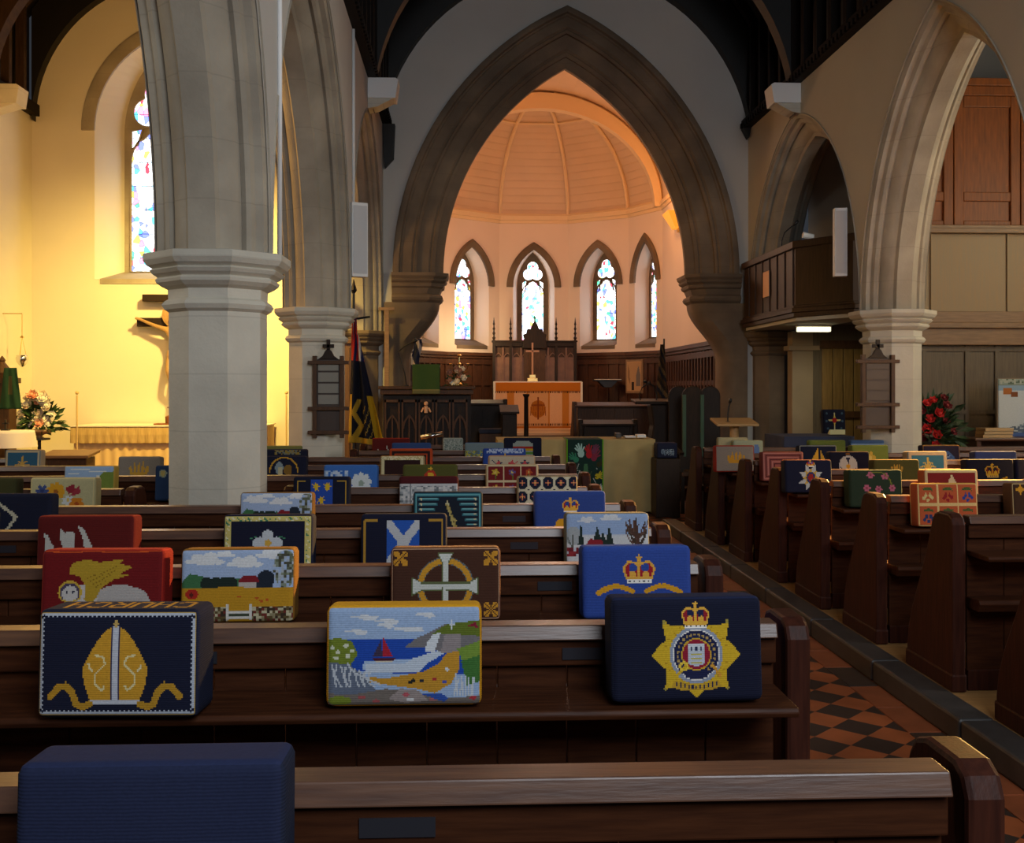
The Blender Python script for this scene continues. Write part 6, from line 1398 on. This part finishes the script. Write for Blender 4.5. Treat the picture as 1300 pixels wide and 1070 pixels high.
# row 9 and beyond
for a,b,bg,tp,lab,row,f in ((497,547,'2c4472','34508a','blue kneeler behind the orange bordered one',9,None),(472,520,'5c1818','a03018','red kneeler with white wing shapes near the pulpit',10,'w'),
   (590,640,'6a7a80','5c7ca8','multicoloured landscape kneeler with a blue top near the altar side',9,'n'),(640,688,'161a30','1c2038','navy kneeler with a rainbow arch',10,'r'),(562,588,'8c9490','9aa49c','small pale grey green kneeler near the aisle head',10,'p')):
    c = Cv(E1,E2,bg)
    if f == 'w': c.poly([(20,60),(50,0),(34,0)],'b8b6ae'); c.poly([(60,66),(86,0),(66,0)],'b8b6ae'); c.poly([(96,76),(120,0),(104,0)],'b8b6ae')
    if f == 'n': c.noise(c.Y<70,['6a6a3c','a89a3c','4a6a8c','8a9a60'],2)
    if f == 'p': c.noise(c.Y<90,['8c9490','a4aca4','6c7a74'],2)
    if f == 'r': c.poly([(36,0),(36,70),(60,84),(100,84),(118,70),(118,0)],'9aa4a0'); c.rect(36,50,118,58,'a82c20'); c.rect(36,40,118,50,'c8a02c'); c.rect(36,26,118,36,'5c8a3c')
    kneeler(a,b,LY[row],lab,c,tp,bg)
c = Cv(E1,E2,'6e6c3a'); kneeler(332,381,LY[8],'khaki kneeler standing behind two navy ones beside the large pier',c,'7c7c44','6e6c3a',t=.07,tilt=0,dy=.064,h=.245)
# right block --------------------------------------------------------------
c = Cv(60,38,'b0532c'); 
for i in range(3):
    for j in range(2):
        x,y = 5+i*50, 4+j*48; c.rect(x,y,x+45,y+43,'b0502a'); col = (('28345c','8a8c50','28345c'),('c8b070','8a1c1c','2c3c7c'))[j][i]
        c.ell(x+22,y+33,13,4,'4c5c2c'); c.line([(x+10,y+30),(x+22,y+36),(x+34,y+28)],2,'3c4c24')
        for dx,dy in ((12,12),(22,8),(32,14),(17,19),(27,19)): c.ell(x+dx,y+dy,4.2,4.4,col)
for k in range(4): c.rect(k*50,0,k*50+4,100,'d4b070')
for k in range(3): c.rect(0,k*48.5,155,k*48.5+3.4,'d4b070')
sd = Cv(12,16,'a04a28',42,100); sd.rect(10,0,12,100,'28302c'); sd.rect(30,0,33,100,'28302c'); sd.rect(33,0,42,100,'d4b070')
kneeler(1167,1245,RY[2],'orange kneeler with six cream edged fruit panels',c,'d8a040','a04a28',sides=sd,t=.10)
c = Cv(50,32,'3a2414'); 
for x,y in ((20,84),(130,84)): star(c,x,y,14,6,4,'c48a20')
c.frame(0,2,'b8a070'); kneeler(1288,1372,RY[2],'brown kneeler with a gold corner cross cut off by the right edge',c,'7c5a34','5a3c24')
c = Cv(50,32,'23301f')
for x,y in ((62,84),(104,82),(84,46),(124,50),(50,50)): flower(c,x,y,11,'a8586a','8a3a48',6)
c.line([(62,90),(84,94),(104,88),(118,70),(124,58)],3,'6a6c24'); kneeler(1080,1148,RY[3],'dark green kneeler with a spray of pink flowers',c,'2c3826','20301e')
c = Cv(50,32,'7c1c18'); c.frame(0,8,'cdb07a'); c.poly([(78,88),(92,56),(78,48),(64,56)],'d4b880'); c.ell(78,66,9,12,'cfae80'); c.ell(50,50,10,8,'c4a070'); c.ell(106,50,10,8,'c4a070')
t = Cv(40,12,'d8a45c',155,42)
for i in range(8): t.poly([(i*20,4),(i*20+12,4),(i*20+20,36),(i*20+8,36)],'c0401c')
kneeler(1176,1245,RY[3],'red and cream kneeler with a striped flame top behind the orange one',c,t,'a05030')
c = Cv(46,30,'12162c'); star(c,84,44,44,22,8,'aab0ac',pi/8); star(c,84,44,30,16,8,'b8983c',0); c.ell(84,44,15,17,'26305c'); c.ell(84,44,9,11,'8a2420'); crown(c,84,80,11)
t = Cv(40,10,'5c2018',155,42); t.rect(0,22,155,34,'a84c18'); kneeler(998,1058,RY[4],'navy kneeler with a silver star badge under a crown',c,t,'12162c')
c = Cv(46,30,'454218'); flames(c,78,66,20,'a07c28'); kneeler(1111,1170,RY[4],'olive kneeler with a small faint gold emblem',c,'6a4c1c','3c3a16')
c = Cv(46,30,'11162a'); crown(c,82,50,20,gold='b8982c',red='6a1c1c',blue='11162a',ermine='b8a060'); c.line([(40,20),(62,34)],6,'a8861c'); c.line([(104,34),(130,44)],6,'a8861c'); kneeler(1230,1290,RY[4],'dark navy kneeler with a gold crown over crossed batons',c,'171c34','11162a')
c = Cv(40,26,'141830'); kneeler(1293,1350,RY[4]+.0,'dark kneeler with pale lines cut off by the right edge',c.line([(30,20),(50,60),(90,60)],4,'9aa4a8'),'1a2034','141830')
c = Cv(40,26,'12152a'); c.ell(70,50,36,34,'b8bcb8'); c.ell(70,48,30,28,'20243c'); c.ell(54,56,16,18,'c4c4b8'); c.ell(88,56,16,18,'c4c4b8'); c.ell(70,34,16,18,'c4c4b8'); c.ell(70,48,8,8,'c8982c'); star(c,70,90,8,3,4,'a86a20'); kneeler(1055,1106,RY[5],'navy kneeler with a large white rose',c,'3a1c1c','12152a')
c = Cv(40,26,'33687c'); c.frame(3,11,'bfa77e'); fleur(c,78,48,34,'c8a84c'); kneeler(1154,1205,RY[5],'teal kneeler with a gold fleur-de-lis in the right block',c,'a89070','9a8868')
c = Cv(40,26,'1c2c5e'); c.ring(72,30,36,42,'8a9498',0,180); c.ell(72,52,14,14,'a8882c'); kneeler(1240,1294,RY[5],'royal blue kneeler with a silver arch over gold at the right',c,'20346c','1a2854')
c = Cv(40,26,'8a5048'); 
for k in range(6): c.frame(4+k*8,2.6,'4c1c20' if k%2 else 'a87068')
kneeler(969,1022,RY[5]+.0,'pink and maroon maze patterned kneeler',c,'6a2420','5a2024')
c = Cv(36,24,'8f8378'); c.frame(0,4,'9a2a20'); flames(c,82,42,36,'cf942c'); kneeler(909,959,RY[6],'grey kneeler with gold flames and a red edge',c,'a82c20','98281e')
c = Cv(36,24,'10142a'); c.frame(2,2.5,'9a988c'); c.poly([(40,0),(54,50),(78,90),(80,0)],'cf982c'); c.poly([(84,0),(84,86),(106,40),(110,0)],'b88a2c'); kneeler(1016,1064,RY[6],'navy kneeler with a golden sail',c,'181c34','10142a')
c = Cv(36,24,'6a7430'); flower(c,74,50,24,'c09a38','d8b860',5); kneeler(1083,1130,RY[6],'light green kneeler with a yellow blossom in the right block',c,'848c40','5c6628')
c = Cv(36,24,'221c30'); c.frame(2,3,'8a6434'); c.ring(78,20,30,60,'3c5a8c',0,180); c.noise(np.hypot(c.X-78,c.Y-20)<50,['3c5a8c','28345c','7c98b4'],3); kneeler(1173,1221,RY[6],'kneeler with a thin tan edge and blue fan pattern behind the teal one',c,'7c5a30','2a2434')
for a,b,bg,tp,lab,f in ((1027,1074,'5e682c','788240','plain light green kneeler on the front row beside the blue cloth table',None),(1080,1123,'3c5478','4a6488','slate blue kneeler on the front row of the right block','s'),(931,969,'9a9c80','a8a88c','cream kneeler with a blue spot on the front row behind the flame kneeler','b')):
    c = Cv(30,20,bg)
    if f == 's': c.rect(0,80,155,86,'7c94b0')
    if f == 'b': c.ell(120,60,16,22,'5c74a0')
    kneeler(a,b,RY[7],lab,c,tp,bg,t=.085,tilt=0,dy=-.012)
c = Cv(30,20,'a09674'); c.rect(60,70,100,80,'b8a050'); kneeler(914,953,0,'cream kneeler lying behind the flame kneeler by the pale lectern',c,'b0a684','8a8264',Y=RY[7],t=.07,tilt=0,dy=.07,h=.245)
# kneelers standing on tables and the floor
yk2 = 10.9; c = Cv(40,40,'10152a',100,100); c.line([(50,10),(50,82)],7,'c0b890'); c.line([(26,54),(74,54)],7,'c0b890'); star(c,50,54,24,9,4,'c8b45c'); c.ell(50,54,10,12,'9a1c1c')
for x,y in ((16,82),(84,82),(20,20),(80,20),(14,50),(86,50)): c.ell(x,y,5,5,'3c5468')
xa, xb = WX(1044,yk2), WX(1072,yk2)
o = roundbox('kneeler',xb-xa,.25,.08,.012,c,'141a30','10152a',NEEDLE); o.location = ((xa+xb)/2,yk2+.0,hu+.016); o.rotation_euler = (radians(-4),0,0); tag(o,'square navy kneeler with a red and gold cross displayed on the blue cloth table','kneeler')
m = MB(); m.prism([(-.03,0),(.03,0),(.03,.01),(-.02,.05),(-.03,.05)],'x',-.08,.08); o = m.build('name_card', mat('card_yellow',(.75,.72,.40),rough=.7)); o.location = ((xa+xb)/2-.01,yk2-.12,hu+.013); tag(o,'yellow name card in front of the square navy kneeler','card')
c = Cv(40,16,'6c7a86',155,60); c.noise(c.Y<40,['3c4654','8a949a','2c3440','a0a8ac'],3); m = MB(); m.box(-.30,.12,-.06,.06,0,.16); o = m.build('display_box', mat('display_grey',(.16,.18,.21),rough=.8,noise=.6,scale=40), bevel=.01); o.location = (WX(1018,10.4),10.35,.10); o.scale = (1,1,1); tag(o,'grey patterned box on the floor in front of the blue cloth table','box')
c = Cv(30,24,'1a2038'); c.noise((c.X>30)&(c.X<130)&(c.Y<60)&(c.Y>16),['1a2038','8a9aa8','5a7084'],3); yk3 = 11.6
xa, xb = WX(834,yk3), WX(851,yk3); m = MB(); m.box(-.02,xb-xa+.10,0,.3,0,WZ(840,582,yk3)); o = m.build('black_chest', DARKO, bevel=.01); o.location = (xa,yk3-.05,0); tag(o,'black chest right of the olive table','chest')
o = roundbox('kneeler',xb-xa+.08,.17,.2,.02,c,'20284a','1a2038',NEEDLE); o.location = ((xa+xb)/2+.04,yk3+.1,WZ(840,582,yk3)+.002); tag(o,'navy kneeler with pale blue pattern lying on the black chest','kneeler')
# ------------------------------------------------------------------ light and camera
def area(name, loc, target, size, power, col, sy=None, spread=None):
    l = bpy.data.lights.new(name,'AREA'); l.energy = power; l.color = col; l.size = size
    if sy: l.shape = 'RECTANGLE'; l.size_y = sy
    if spread: l.spread = radians(spread)
    o = bpy.data.objects.new(name, l); COL.objects.link(o); o.location = loc
    from mathutils import Vector
    o.rotation_euler = (Vector(target)-Vector(loc)).to_track_quat('-Z','Y').to_euler(); return o
def point(name, loc, power, col, r=.1):
    l = bpy.data.lights.new(name,'POINT'); l.energy = power; l.color = col; l.shadow_soft_size = r
    o = bpy.data.objects.new(name, l); COL.objects.link(o); o.location = loc; return o
def spot(name, loc, target, power, col, ang, blend=.8, r=.1):
    from mathutils import Vector
    l = bpy.data.lights.new(name,'SPOT'); l.energy = power; l.color = col; l.spot_size = radians(ang); l.spot_blend = blend; l.shadow_soft_size = r
    o = bpy.data.objects.new(name, l); COL.objects.link(o); o.location = loc; o.rotation_euler = (Vector(target)-Vector(loc)).to_track_quat('-Z','Y').to_euler(); return o
w = bpy.data.worlds.new('world'); scene.world = w; w.use_nodes = True
w.node_tree.nodes['Background'].inputs[0].default_value = (.55,.62,.75,1); w.node_tree.nodes['Background'].inputs[1].default_value = .05
# daylight of the west window behind the camera
area('west_window_daylight', (1.6,-1.8,4.3), (.6,8,1.4), 2.6, 250, (.87,.93,1), 2.6)
# daylight of the south aisle windows on the right
area('south_window_daylight', (7.2,3.2,2.9), (-1.4,6.5,2.2), 1.5, 120, (.97,.96,.93), 2.2)
area('south_window_low_sun', (7.3,10.3,4.0), (3.2,6.35,.8), .45, 330, (1,.55,.15), .6, 34)
area('south_window_by_arch', (7.2,8.6,3.4), (4.4,9.2,3.2), .8, 60, (1,.86,.58), 1.5)
# aisle tungsten lamps
spot('altar_spotlight', (-2.3,11.2,4.1), (-3.5,13.7,1.3), 1180, (1,.68,.17), 105, 1, .12)
point('aisle_lamp', (-3.4,10.2,3.9), 180, (1,.52,.14), .2)
area('aisle_window_daylight', (-5.3,5.0,3.0), (-2,6,1), 1.2, 45, (1,.92,.78), 2.0)
# chancel lamps
point('chancel_uplight', (CX+1.72,17.2,4.62), 42, (1,.40,.10), .12)
point('chancel_uplight_left', (CX-1.72,17.2,4.62), 26, (1,.40,.10), .12)
point('apse_lamp', (WX(609,18.9),19.2,WZ(609,425,18.9)), 26, (1,.74,.38), .06)
spot('altar_lamp', (CX-.9,15.2,4.3), (CX,18.9,1.1), 170, (1,.66,.36), 55, .9, .1)
point('chancel_fill_lamp', (CX,16.0,3.6), 62, (1,.62,.42), .25)
spot('loft_strip', (4.02,12.1,2.04), (4.6,12.6,.4), 22, (1,.90,.55), 150, 1, .12)
cam = bpy.data.cameras.new('camera'); co = bpy.data.objects.new('camera', cam); COL.objects.link(co); scene.camera = co
co.location = (0,0,EYE); co.rotation_euler = (radians(90),0,-YAW)
cam.sensor_width = 36; cam.sensor_fit = 'HORIZONTAL'; cam.lens = 36*F/1300; cam.shift_y = -(535-HZ)/1300; cam.clip_start = .05
vs = scene.view_settings; vs.view_transform = 'Standard'; vs.look = 'None'; vs.gamma = 1; vs.use_curve_mapping = False; vs.exposure = 0.0
try: scene.display_settings.display_device = 'sRGB'
except Exception: pass
scene.cycles.use_denoising = True
scene.cycles.max_bounces = 6; scene.cycles.diffuse_bounces = 4; scene.cycles.glossy_bounces = 3
scene.cycles.sample_clamp_indirect = 4
